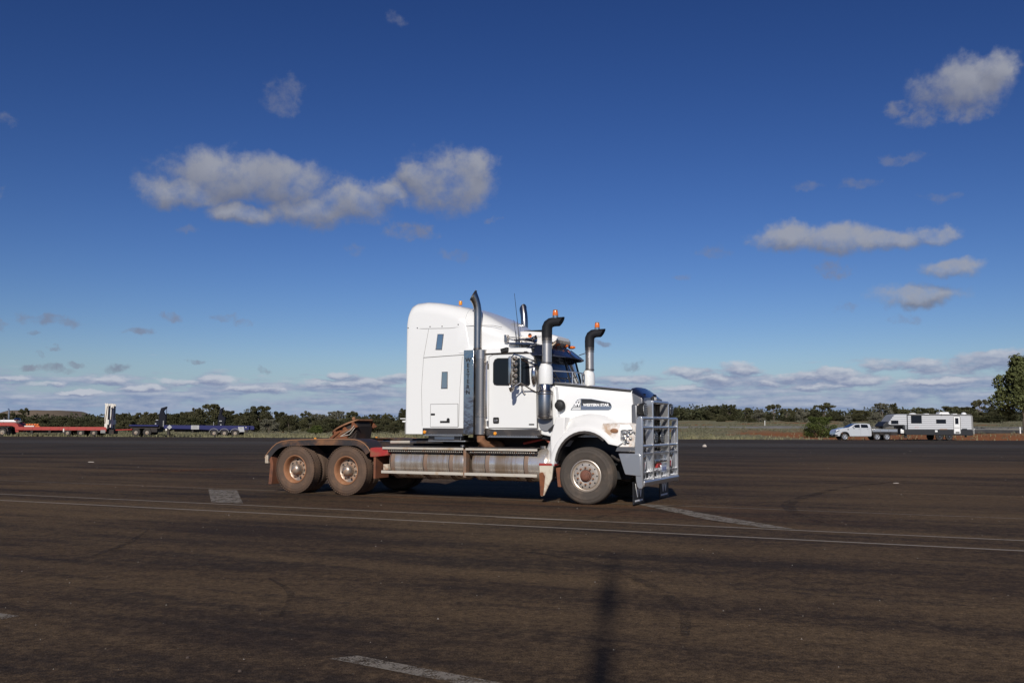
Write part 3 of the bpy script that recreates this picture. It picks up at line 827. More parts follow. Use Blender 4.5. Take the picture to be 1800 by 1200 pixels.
# ---- rear mudguards
GP = [(-7.47, 0.74), (-7.43, 0.80), (-7.36, 0.88), (-7.27, 0.97), (-7.16, 1.05), (-7.02, 1.10), (-6.80, 1.13), (-6.2, 1.15), (-5.6, 1.16), (-5.12, 1.155), (-5.00, 1.13), (-4.89, 1.075), (-4.80, 1.00), (-4.74, 0.92)]
for s in (-1, 1):
    def off(i, d):
        a, c_ = GP[max(i - 1, 0)], GP[min(i + 1, len(GP) - 1)]
        tx, tz = c_[0] - a[0], c_[1] - a[1]; l_ = math.hypot(tx, tz)
        return (GP[i][0] + tz / l_ * d, GP[i][1] - tx / l_ * d)
    outer = [(p[0], s * 1.225, p[1]) for p in GP]
    rings = [[(p[0], s * 1.245, p[1] - 0.004) for p in GP], [(p[0], s * 1.23, p[1]) for p in GP], [(p[0], s * 1.0, p[1] + 0.012) for p in GP], [(p[0], s * 0.62, p[1] + 0.012) for p in GP],
             [(*(lambda q: (q[0], s * 0.62, q[1]))(off(i, 0.012)),) for i in range(len(GP))], [(*(lambda q: (q[0], s * 1.22, q[1]))(off(i, 0.014)),) for i in range(len(GP))]]
    b_ = MB(); b_.loft([[r_[i] for r_ in rings] for i in range(len(GP))]); g_ = b_.build('mudguard', GUARD, T, smooth_deg=40)
    lip = [[(p[0], s * 1.247, p[1] - 0.012), (*(lambda q: (q[0], s * 1.247, q[1]))(off(i, 0.125)),), (*(lambda q: (q[0], s * 1.232, q[1]))(off(i, 0.125)),), (p[0], s * 1.232, p[1] - 0.012)] for i, p in enumerate(GP)]
    MB().loft(lip).build('mudguard_skirt', GUARD, g_, smooth_deg=40)
    MB().tube([(p[0], s * 1.243, p[1]) for p in GP], 0.011, 6).build('mudguard_edge', GUARD_TOP, g_)
    MB().lathe([(0.028, 0), (0.028, 0.03), (0.0, 0.034)], (-6.17, s * 1.19, 1.155), 'z', 10).build('marker_lamp', AMBER, g_)
    # red stiffener between mudguard and tank
    b_ = MB(); b_.prism([(-4.745, 0.80), (-4.745, 0.985), (-4.62, 1.0), (-4.31, 0.985), (-4.31, 0.84), (-4.62, 0.80)], 'xz', *sorted((s * 1.245, s * 0.75)))
    b_.build('red_stiffener', RED, T, 0.015)
    b_ = MB(); b_.box(-4.66, -4.61, *sorted((s * 1.235, s * 0.72)), 0.36, 0.80); b_.build('mud_flap', FLAP_RED, T, 0.008)
    # rear flap
    b_ = MB(); b_.prism([(-7.36, 0.17), (-7.32, 0.60), (-7.38, 0.79), (-7.30, 0.80), (-7.24, 0.60), (-7.27, 0.17)], 'xz', *sorted((s * 1.24, s * 0.66)))
    b_.build('mud_flap', FLAP_RED, T, 0.008)
    b_ = MB(); b_.box(-7.46, -7.37, *sorted((s * 1.25, s * 0.95)), 0.62, 0.80); b_.build('tail_lamp_bracket', RAIL, T, 0.01)
    MB().box(-7.475, -7.455, *sorted((s * 1.23, s * 1.0)), 0.66, 0.76).build('tail_lamp', RED, T, 0.005)
    # mudguard behind the front wheel
    b_ = MB(); b_.prism([(-0.94, 0.66), (-0.90, 0.12), (-0.84, 0.14), (-0.74, 0.34), (-0.68, 0.46), (-0.655, 0.70), (-0.66, 0.72), (-0.94, 0.70)], 'xz', *sorted((s * 1.245, s * 1.20)))
    f_ = b_.build('mud_flap', CREAM, T, 0.01, label='rust stained cream mud flap behind the front wheel')
    b_ = MB(); b_.prism([(-0.935, 0.56), (-0.91, 0.14), (-0.85, 0.14), (-0.815, 0.50), (-0.86, 0.58)], 'xz', *sorted((s * 1.252, s * 1.243))); b_.build('rust_stain', RUST, f_)
    b_ = MB(); b_.box(-0.945, -0.62, *sorted((s * 1.25, s * 0.95)), 0.70, 0.745); b_.build('flap_bracket', RED, T, 0.01)
    b_ = MB(); b_.prism([(-0.66, 0.66), (-0.62, 0.30), (-0.52, 0.30), (-0.44, 0.42), (-0.50, 0.68)], 'xz', *sorted((s * 1.10, s * 0.80))); b_.build('inner_flap', FLAP_RED, T, 0.01)

# rear cross beam and deck plate
MB().box(-7.46, -7.38, -0.62, 0.62, 0.80, 0.95).build('rear_beam', CHASSIS, T, 0.01)
MB().prism([(-5.15, 1.09), (-5.15, 1.115), (-3.9, 1.115), (-3.9, 1.09)], 'xz', -0.40, 0.40).build('deck_plate', STEEL_DK, T)
b_ = MB(); b_.prism([(-4.75, 1.12), (-4.6, 1.17), (-3.7, 1.19), (-3.55, 1.12)], 'xz', -0.55, 0.45); b_.build('air_tank_cover', GUARD, T, 0.03)
b_ = MB(); b_.tube([(-4.55, -0.75, 1.10), (-3.3, -0.75, 1.12)], 0.03, 6); b_.build('deck_tube', RAIL, T)

# ---- turntable (fifth wheel), tilted with its rear edge down
fw5 = empty('fifth_wheel', T, (-6.03, 0, 1.43)); fw5.rotation_euler = (0, R(-23), 0)
pl = []
for k in range(64):
    a = 2 * math.pi * k / 64
    xx, yy = 0.49 * math.cos(a), 0.46 * math.sin(a)
    pl.append((min(xx, 0.36), yy))
b_ = MB(); b_.prism(pl, 'xy', -0.012, 0.018); b_.build('top_plate', RUST_LT, fw5)
b_ = MB(); b_.prism([(q[0] * 0.80, q[1] * 0.80) for q in pl], 'xy', -0.13, -0.012); b_.build('under_plate', CHASSIS, fw5)
b_ = MB(); b_.tube([(0.47 * math.cos(R(a)), 0.45 * math.sin(R(a)), -0.145) for a in range(-158, -38, 8)], 0.017, 6); b_.build('lower_rim', RUST_LT, fw5)
b_ = MB()
for yy in (-0.38, 0.38):
    for cx in (-0.24, 0.02, 0.27):
        b_.prism([(cx - 0.09, -0.16), (cx + 0.09, -0.16), (cx + 0.02, -0.012), (cx - 0.02, -0.012)], 'xz', yy - 0.012, yy + 0.012)
    b_.prism([(-0.30, -0.22), (0.30, -0.16), (0.30, -0.135), (-0.30, -0.175)], 'xz', yy - 0.03, yy + 0.03)
each(b_, 'gusset', RUST, fw5)
b_ = MB(); b_.tube([(-0.1, -0.45, -0.20), (0.20, -0.46, -0.18), (0.32, -0.45, -0.12)], 0.009, 6).tube([(-0.1, -0.45, -0.20), (0.14, -0.46, -0.26), (0.32, -0.45, -0.17)], 0.009, 6)
each(b_, 'release_lever', RAIL, fw5)
b_ = MB()
for s in (-1, 1):
    b_.prism([(-6.30, 1.10), (-5.85, 1.10), (-5.97, 1.34), (-6.09, 1.34)], 'xz', s * 0.40 - 0.04, s * 0.40 + 0.04)
    b_.prism([(-6.40, 1.12), (-6.30, 1.12), (-6.05, 1.30), (-6.10, 1.33)], 'xz', s * 0.46 - 0.02, s * 0.46 + 0.02)
b_.box(-6.45, -5.5, -0.45, 0.45, 1.085, 1.115)
each(b_, 'turntable_base', RUST, T, bevel=0.01)
b_ = MB(); b_.ball((-6.18, 0.25, 1.60), 0.045).tube([(-6.18, 0.25, 1.40), (-6.18, 0.25, 1.58)], 0.02, 8); b_.build('coupling_lamp', RUST_LT, T)
b_ = MB(); b_.prism([(-5.95, 1.12), (-5.80, 1.40), (-5.70, 1.44), (-5.75, 1.12)], 'xz', -0.30, 0.30); b_.build('turntable_brace', CHASSIS, T, 0.01)

# ---- cab and sleeper shell, one lofted skin
def shell_ring(xs, hw, zt, r, zb, rake=0.0, crown=0.03):
    pts = []
    def P(y_, z_):
        xx = xs + rake * max(0.0, 2.86 - z_)
        return (min(xx, -0.955) if rake else xs, y_, z_)
    zs = [zb, zb + 0.5, 2.2, 2.84, min(zt - r - 0.02, 3.0) if zt - r > 2.9 else 2.86]
    zs = sorted(zs)
    for z_ in zs: pts.append(P(-hw, z_))
    N_ = 7
    for k in range(N_ + 1):
        a = math.pi / 2 * k / N_
        pts.append(P(-hw + r * (1 - math.cos(a)), zt - r + r * math.sin(a)))
    pts.append(P(0.0, zt + crown))
    left = [(p[0], -p[1], p[2]) for p in pts[:-1]][::-1]
    return pts + left
ST = [(-3.96, 1.10, 3.46, 0.20, 1.28), (-3.957, 1.137, 3.60, 0.22, 1.28), (-3.945, 1.148, 3.74, 0.24, 1.28), (-3.92, 1.15, 3.87, 0.25, 1.28), (-3.875, 1.15, 3.95, 0.25, 1.28), (-3.78, 1.15, 3.985, 0.25, 1.28), (-3.55, 1.15, 3.995, 0.25, 1.28), (-3.549, 1.15, 3.995, 0.25, 1.40),
      (-3.3, 1.15, 3.97, 0.27, 1.40), (-3.05, 1.15, 3.925, 0.29, 1.40), (-2.8, 1.15, 3.87, 0.32, 1.40), (-2.6, 1.15, 3.815, 0.34, 1.40), (-2.50, 1.148, 3.10, 0.12, 1.40), (-2.12, 1.14, 2.99, 0.10, 1.40)]
b_ = MB()
rings = [shell_ring(*s_) for s_ in ST]
rings += [shell_ring(-1.95, 1.137, 2.985, 0.10, 1.38), shell_ring(-1.55, 1.125, 2.98, 0.10, 1.38),
          shell_ring(-1.24, 1.105, 2.975, 0.10, 1.38, 0.10), shell_ring(-1.14, 1.095, 2.96, 0.08, 1.38, 0.26)]
b_.loft(rings)
cab = b_.build('cab_shell', W_PAINT, T, smooth_deg=50)
# the wind deflector's nose, narrowing towards the windscreen
def nose_ring(x_, hw, zt, r):
    pts = [(x_, -hw - 0.015, 2.90), (x_, -hw, 3.0), (x_, -hw + 0.002, max(3.01, zt - r - 0.03))]
    for k in range(8):
        a = math.pi / 2 * k / 7
        pts.append((x_, -hw + r * (1 - math.cos(a)), zt - r + r * math.sin(a)))
    pts.append((x_, 0.0, zt + 0.03))
    return pts + [(p[0], -p[1], p[2]) for p in pts[:-1]][::-1]
NS = [(-2.72, 1.146, 3.855), (-2.55, 1.142, 3.80), (-2.38, 1.128, 3.735), (-2.2, 1.095, 3.645), (-2.02, 1.035, 3.54), (-1.85, 0.955, 3.43), (-1.70, 0.865, 3.32), (-1.58, 0.78, 3.215), (-1.48, 0.70, 3.115), (-1.40, 0.63, 3.03), (-1.34, 0.57, 2.975)]
b_ = MB(); b_.loft([nose_ring(x_, hw, zt, min(0.36, max(0.05, (zt - 2.92) * 0.5))) for x_, hw, zt in NS]); b_.build('deflector_nose', W_PAINT, T, smooth_deg=60)
# seams on the shell: roof fairing joint, sleeper panel joints
def seam(name, pts, r=0.0045, parent=cab): return MB().tube(pts, r, 5).build(name, GAP, parent)
seam('roof_seam', [(-3.955, -1.135, 3.44), (-3.55, -1.151, 3.425), (-2.95, -1.151, 3.41), (-2.45, -1.140, 3.44), (-2.20, -1.100, 3.44), (-2.02, -1.040, 3.435), (-1.86, -0.965, 3.40)])
b_ = MB()
for xx, zz in ((-3.92, 3.455), (-3.70, 3.445), (-3.40, 3.46), (-3.12, 3.455), (-2.75, 3.475), (-2.27, 3.46)):
    b_.lathe([(0.013, 0.0), (0.011, -0.012), (0, -0.014)], (xx, -1.147, zz), 'y', 8)
each(b_, 'roof_rivet', SEAL, cab)
seam('sleeper_seam', [(-3.56, -1.152, 1.44), (-3.585, -1.152, 2.2), (-3.545, -1.152, 2.83), (-3.43, -1.152, 3.42)], 0.003)
seam('sleeper_seam', [(-3.545, -1.152, 2.83), (-3.0, -1.152, 2.85), (-2.58, -1.152, 2.862)], 0.006)
seam('sleeper_seam', [(-2.72, -1.152, 1.43), (-2.70, -1.152, 2.2), (-2.65, -1.152, 2.83)], 0.003)
b_ = MB(); b_.tube([(-2.08, -1.145, 2.862), (-1.5, -1.14, 2.87), (-1.22, -1.128, 2.865), (-1.12, -1.115, 2.80), (-1.085, -1.11, 2.70)], 0.016, 6).tube([(-2.58, -1.16, 2.865), (-2.08, -1.15, 2.862)], 0.016, 6)
each(b_, 'drip_rail', STEEL_DK, cab)
# sleeper locker door (lower) and upper hatch outlines
for poly in ([(-3.37, 1.42), (-3.375, 1.885), (-2.735, 1.89), (-2.73, 1.42)],):
    MB().prism(poly, 'xz', -1.1535, -1.14).build('locker_gap', GAP, cab)
    cx_ = -3.05; cz_ = 1.655
    MB().prism([(p[0] + (0.010 if p[0] < cx_ else -0.010), p[1] + (0.010 if p[1] < cz_ else -0.010)) for p in poly], 'xz', -1.158, -1.14).build('locker_door', W_PAINT, cab)
b_ = MB(); b_.box(-3.14, -2.92, -1.168, -1.156, 1.505, 1.545).prism([(-2.99, 1.545), (-2.92, 1.545), (-2.925, 1.59), (-2.955, 1.605), (-2.985, 1.59)], 'xz', -1.168, -1.156); b_.build('locker_handle', SEAL, cab, 0.004)
b_ = MB(); b_.box(-3.355, -3.26, -1.166, -1.156, 1.655, 1.695); b_.build('locker_latch', SEAL, cab, 0.004)
for poly in ([(-3.215, 3.295), (-3.085, 3.29), (-3.12, 2.985), (-3.255, 2.99)], [(-3.105, 2.525), (-2.985, 2.525), (-2.985, 2.20), (-3.12, 2.20)]):
    cx_ = sum(p[0] for p in poly) / 4; cz_ = sum(p[1] for p in poly) / 4
    MB().prism([(cx_ + (p[0] - cx_) * 1.12, cz_ + (p[1] - cz_) * 1.05) for p in poly], 'xz', -1.160, -1.14).build('window_frame', CHROME_D, cab)
    MB().prism([(cx_ + (p[0] - cx_) * 0.86, cz_ + (p[1] - cz_) * 0.94) for p in poly], 'xz', -1.163, -1.14).build('sleeper_window', MIRRORB, cab)
b_ = MB(); b_.lathe([(0.03, 0), (0.03, 0.06), (0.0, 0.065)], (-3.99, -1.05, 2.70), 'x', 8); each(b_, 'marker_lamp', SEAL, cab)
# cab door
dz = -1.139
outer = [(-2.055, 1.41), (-2.055, 2.80), (-1.97, 2.835), (-1.18, 2.835), (-1.10, 2.77), (-1.045, 2.30), (-1.03, 1.41)]
dgap = MB().prism([(-1.54 + (p[0] + 1.54) * 1.022, 2.12 + (p[1] - 2.12) * 1.016) for p in outer], 'xz', -1.1415, -1.10).build('door_gap', GAP, T)
door = MB().prism(outer, 'xz', -1.150, -1.10).build('door', W_PAINT, T, 0.006)
win = [(-1.965, 2.30), (-1.965, 2.68), (-1.93, 2.75), (-1.87, 2.775), (-1.28, 2.765), (-1.215, 2.73), (-1.185, 2.60), (-1.165, 2.25), (-1.20, 2.215), (-1.88, 2.235), (-1.94, 2.25)]
MB().prism(win, 'xz', -1.154, -1.12).build('window_seal', SEAL, door)
MB().prism([(-1.57 + (p[0] + 1.57) * 0.955, 2.50 + (p[1] - 2.50) * 0.93) for p in win], 'xz', -1.1565, -1.12).build('side_window', GLASS, door)
b_ = MB(); b_.prism([(-1.955, 1.51), (-1.955, 1.60), (-1.94, 1.615), (-1.845, 1.615), (-1.83, 1.60), (-1.83, 1.51), (-1.845, 1.495), (-1.94, 1.495)], 'xz', -1.162, -1.14); hd = b_.build('door_handle', SEAL, door)
MB().box(-1.93, -1.86, -1.170, -1.160, 1.525, 1.575).build('handle_paddle', CHROME_D, door, 0.006)
b_ = MB(); b_.box(-1.19, -1.08, -1.156, -1.149, 1.465, 1.49); b_.build('nameplate', SEAL, door)
for zz in (1.50, 2.62):
    b_ = MB(); b_.box(-2.10, -2.06, -1.160, -1.14, zz - 0.05, zz + 0.05); b_.build('door_hinge', CHROME_D, door)
b_ = MB(); b_.tube([(-2.085, -1.20, 1.62), (-2.085, -1.21, 1.8), (-2.085, -1.21, 2.62), (-2.085, -1.16, 2.72)], 0.014, 6); b_.build('grab_rail', CHROME, T)
# cowl panel ahead of the door
b_ = MB(); b_.prism([(-1.02, 1.30), (-1.02, 2.20), (-0.985, 2.26), (-0.66, 2.20), (-0.58, 1.28), (-0.66, 1.22)], 'xz', -1.105, -0.80); b_.build('cowl_panel', W_PAINT, T, 0.02)
b_ = MB(); b_.prism([(-1.02, 1.30), (-1.02, 2.20), (-0.985, 2.26), (-0.66, 2.20), (-0.58, 1.28), (-0.66, 1.22)], 'xz', 0.80, 1.105); b_.build('cowl_panel', W_PAINT, T, 0.02)
MB().box(-1.0, -0.72, -1.0, 1.0, 1.2, 2.27).build('firewall', BLACK, T)

# ---- windscreen, two panes in a shallow vee
def wpt(y_, z_):
    return (-1.085 + (2.86 - z_) * 0.26 + 0.16 * (1 - (y_ / 1.03) ** 2), y_, z_)
b_ = MB()
cols = [-1.07 + 2.14 * k / 12 for k in range(13)]
b_.loft([[wpt(y_, z_) for z_ in (2.22, 2.5, 2.72, 2.93)] for y_ in cols], closed=False, caps=False)
ws = b_.build('windscreen', GLASS_W, T, smooth_deg=60)
b_ = MB()
for yy in (-1.085, 0.0, 1.085):
    w_ = 0.026 if yy == 0 else 0.03
    b_.loft([[(wpt(yy - w_, z_)[0] + dx, yy + dy, z_) for dx, dy in ((-0.03, -w_), (0.012, -w_), (0.012, w_), (-0.03, w_))] for z_ in (2.20, 2.95)])
b_.loft([[(wpt(y_, 2.22)[0] + dx, y_, 2.22 + dz_) for dx, dz_ in ((-0.03, -0.03), (0.012, -0.03), (0.012, 0.03), (-0.03, 0.03))] for y_ in cols])
each(b_, 'windscreen_seal', SEAL, ws)
for yy in (-0.5, 0.45):
    b_ = MB(); b_.tube([tuple(Vector(wpt(yy, 2.24)) + Vector((0.04, 0, 0))), tuple(Vector(wpt(yy - 0.28, 2.70)) + Vector((0.03, 0, 0)))], 0.012, 5); b_.build('wiper', STEEL_DK, T)
both(lambda s: MB().loft([[(wpt(s * 1.085, z_)[0] - 0.10, s * 1.085, z_), (wpt(s * 1.085, z_)[0] + 0.0, s * 1.105, z_), (wpt(s * 1.085, z_)[0] - 0.13, s * 1.12, z_)] for z_ in (2.18, 2.9)]).build('pillar', W_PAINT, T))
# insect screen frame ahead of the windscreen
def bs(y_, z_): return (-0.60 - 0.28 * abs(y_ / 0.95) ** 2.2, y_, z_)
b_ = MB()
ys_ = [-1.0 + 2.0 * k / 10 for k in range(11)]
b_.tube([bs(y_, 2.52) for y_ in ys_], 0.014, 6).tube([bs(y_, 2.29) for y_ in ys_], 0.012, 6)
for yy in (-1.0, -0.30, 0.18, 0.62, 1.0): b_.tube([bs(yy, 2.26), bs(yy, 2.53)], 0.012, 6)
b_.build('insect_screen_frame', ALLOY, T)
b_ = MB(); b_.prism([(-1.03, 2.12), (-1.035, 2.52), (-0.94, 2.50), (-0.86, 2.14)], 'xz', -1.135, -1.11); b_.build('wind_deflector', CHROME_D, T)

# ---- sun visor
top_c = [(-1.34, -1.09, 2.93), (-1.22, -1.03, 3.00), (-1.08, -0.80, 3.035), (-1.02, -0.40, 3.06), (-1.0, 0, 3.07), (-1.02, 0.40, 3.06), (-1.08, 0.80, 3.035), (-1.22, 1.03, 3.00), (-1.34, 1.09, 2.93)]
lip_c = [(-1.26, -1.15, 2.815), (-1.02, -1.13, 2.82), (-0.80, -0.84, 2.82), (-0.70, -0.42, 2.815), (-0.67, 0, 2.81), (-0.70, 0.42, 2.815), (-0.80, 0.84, 2.82), (-0.98, 1.13, 2.82), (-1.26, 1.15, 2.815)]
b_ = MB()
b_.loft([[a, c_, (c_[0] - 0.008, c_[1], c_[2] - 0.014), (a[0] - 0.02, a[1], a[2] - 0.02)] for a, c_ in zip(top_c, lip_c)])
vis = b_.build('sun_visor', NAVY, T, smooth_deg=25)
b_ = MB()
for k in (2, 4, 6):
    a, c_ = Vector(top_c[k]), Vector(lip_c[k]); b_.tube([a + Vector((0.0, 0, 0.006)), c_ + Vector((0, 0, 0.006))], 0.009, 5)
each(b_, 'visor_rib', CHROME, vis)
for yy in (-0.62, -0.22, 0.22, 0.62):
    b_ = MB(); b_.ball((-0.99, yy, 3.09), (0.085, 0.055, 0.035)); each(b_, 'marker_lamp', ORANGE, T)
# horns
for yy, x1 in ((-0.82, -1.19), (-0.66, -1.28), (0.05, -0.93), (0.5, -1.0)):
    b_ = MB(); b_.lathe([(0.016, 0.0), (0.018, 0.35), (0.030, 0.46), (0.052, 0.54), (0.078, 0.58), (0.070, 0.575), (0.03, 0.50), (0.0, 0.46)], (x1 - 0.58, yy, 3.155), 'x', 16); b_.build('air_horn', CHROME, T, smooth_deg=60)
b_ = MB(); b_.box(-1.80, -1.735, -1.00, -0.90, 3.10, 3.245).tube([(-1.78, -0.95, 3.2), (-1.3, -0.84, 3.18)], 0.012, 6).box(-1.62, -1.5, -0.86, -0.78, 2.97, 3.13); each(b_, 'horn_bracket', CHROME_D, T, bevel=0.004)
b_ = MB(); b_.prism([(-1.72, 3.06), (-1.72, 3.09), (-1.25, 3.075), (-1.12, 3.05), (-1.2, 3.04)], 'xz', -0.98, -0.6); b_.build('horn_tray', NAVY, T)
# roof air conditioner
b_ = MB()
b_.loft([[(x_, y_, z_) for y_, z_ in ((-w_, z0), (-w_, z1 - 0.05), (-w_ + 0.05, z1), (w_ - 0.05, z1), (w_, z1 - 0.05), (w_, z0))] for x_, w_, z0, z1 in ((-1.85, 0.40, 3.1, 3.36), (-1.62, 0.43, 3.1, 3.37), (-1.22, 0.43, 3.06, 3.335), (-1.02, 0.40, 3.10, 3.27), (-0.93, 0.36, 3.17, 3.24))])
ac = b_.build('air_conditioner', W_DUSTY, T, 0.01)
b_ = MB(); b_.prism([(-1.16, 3.045), (-1.0, 3.10), (-0.915, 3.17), (-0.93, 3.12), (-1.02, 3.05)], 'xz', -0.36, 0.36); b_.build('air_grille', CREAM, ac)
b_ = MB(); b_.box(-1.66, -1.22, -0.33, 0.1, 3.372, 3.388); b_.build('top_cover', SEAL, ac)
MB().lathe([(0.042, 0.0), (0.042, -0.004), (0, -0.004)], (-1.49, -0.43, 3.27), 'y', 16).build('logo_disc', ORANGE, ac)
b_ = MB(); b_.prism([(-1.532, 3.272), (-1.515, 3.305), (-1.49, 3.316), (-1.465, 3.305), (-1.448, 3.272), (-1.47, 3.28), (-1.49, 3.262), (-1.51, 3.28)], 'xz', -0.4365, -0.43); b_.build('logo_mark', LETTER_K, ac)
letters('lettering', 'Icepac', 0.085, mat('grey_lettering', (0.32, 0.32, 0.32), 0.5), ac, (-1.345, -0.4315, 3.245), sx=1.05)
# aerials
b_ = MB(); b_.tube([(-1.48, -0.95, 2.88), (-1.52, -0.95, 3.4), (-1.60, -0.95, 4.07)], [0.009, 0.007, 0.004], 5); b_.build('aerial', SEAL, T)
b_ = MB(); b_.tube([(-1.53, -0.95, 2.95), (-1.61, -0.95, 3.54)], [0.007, 0.004], 5); b_.build('aerial', SEAL, T)
b_ = MB(); b_.obox((-1.72, -1.13, 2.925), (0.15, 0.10, 0.09), Matrix.Rotation(R(-14), 3, 'Y')); b_.build('work_lamp', SEAL, T, 0.012)
b_ = MB(); b_.lathe([(0.035, 0.0), (0.038, 0.06), (0.03, 0.085), (0.0, 0.09)], (-2.93, -0.72, 3.93), 'z', 12); b_.build('roof_beacon', AMBER, T)

# ---- exhaust shields and stacks
for s in (-1, 1):
    yo = s * 1.232
    def yy2(a, c_): return tuple(sorted((s * a, s * c_)))
    if s < 0:
        sh = MB().box(-2.575, -2.352, *yy2(1.236, 1.16), 1.28, 2.945).build('exhaust_shield', SHIELD, T, 0.004)
        for k, ch in enumerate('WESTERN'):
            letters('letter', ch, 0.115, LETTER_K, sh, (-2.475, -1.2375, 2.745 - k * 0.1065), ext=0.002, bold=0.004)
    else:
        sh = MB().box(-2.575, -2.352, *yy2(1.236, 1.16), 1.28, 2.945).build('exhaust_shield', MIRRORB, T, 0.004)
    b_ = MB()
    arc = [(-2.235 + 0.117 * math.cos(R(a)), s * (1.145 + 0.112 * math.sin(R(a)))) for a in range(-10, 181, 10)]
    b_.loft([[(p[0], p[1], z_) for p in arc] for z_ in (1.28, 2.945)], closed=False, caps=False)
    sh2 = b_.build('heat_shield', CHROME_D, T, smooth_deg=60)
    b_ = MB()
    for row in range(44):
        zz = 1.62 + row * 0.0265
        for col in range(7):
            a = R(28 + col * 16 + (8 if row % 2 else 0))
            c_ = Vector((-2.235 + 0.1185 * math.cos(a), s * (1.145 + 0.1135 * math.sin(a)), zz))
            tn = Vector((-math.sin(a), s * math.cos(a), 0)); up_ = Vector((0, 0, 1))
            b_.add([c_ + 0.009 * (tn * math.cos(q) + up_ * math.sin(q)) for q in (0, 1.05, 2.09, 3.14, 4.19, 5.24)], [(0, 1, 2, 3, 4, 5)])
    kind(b_.build('perforation', SEAL, sh2, smooth_deg=0), 'stuff')
    # stack with a turned-back, slash-cut mouth
    ux, uy = -0.70, s * 0.71                                 # the mouth looks back and outward
    ax = [(0, 2.85), (0, 3.60), (0.004, 3.74), (0.020, 3.83), (0.045, 3.90), (0.075, 3.955), (0.105, 4.00)]
    rings = []
    N_ = 24
    for i, (d_, zc) in enumerate(ax):
        ring = []
        cut = max(0.0, (i - 2) / 4.0)
        for k in range(N_):
            a = 2 * math.pi * k / N_
            p_, q_ = math.cos(a) * 0.080, math.sin(a) * 0.080    # p_ along the turn, q_ across
            zz = zc - p_ * 1.35 * cut + 0.045 * cut
            ring.append((-2.312 + ux * (d_ + p_ * (1 - 0.25 * cut)) - uy * q_, s * 1.145 + uy * (d_ + p_ * (1 - 0.25 * cut)) + ux * q_, zz))
        rings.append(ring)
    b_ = MB(); b_.loft(rings, caps=False); stk = b_.build('exhaust_stack', STACK, T, smooth_deg=60)
    b_ = MB(); last = rings[-1]; ins = [(p[0] - ux * 0.02, p[1] - uy * 0.02, p[2] - 0.012) for p in last]; b_.add(ins, [tuple(range(N_))]); b_.build('stack_mouth', SEAL, stk)
    b_ = MB(); b_.lathe([(0.083, -0.02), (0.088, -0.02), (0.088, 0.02), (0.083, 0.02)], (-2.312, s * 1.145, 2.965), 'z', 20, True); b_.build('clamp', STEEL_DK, stk)

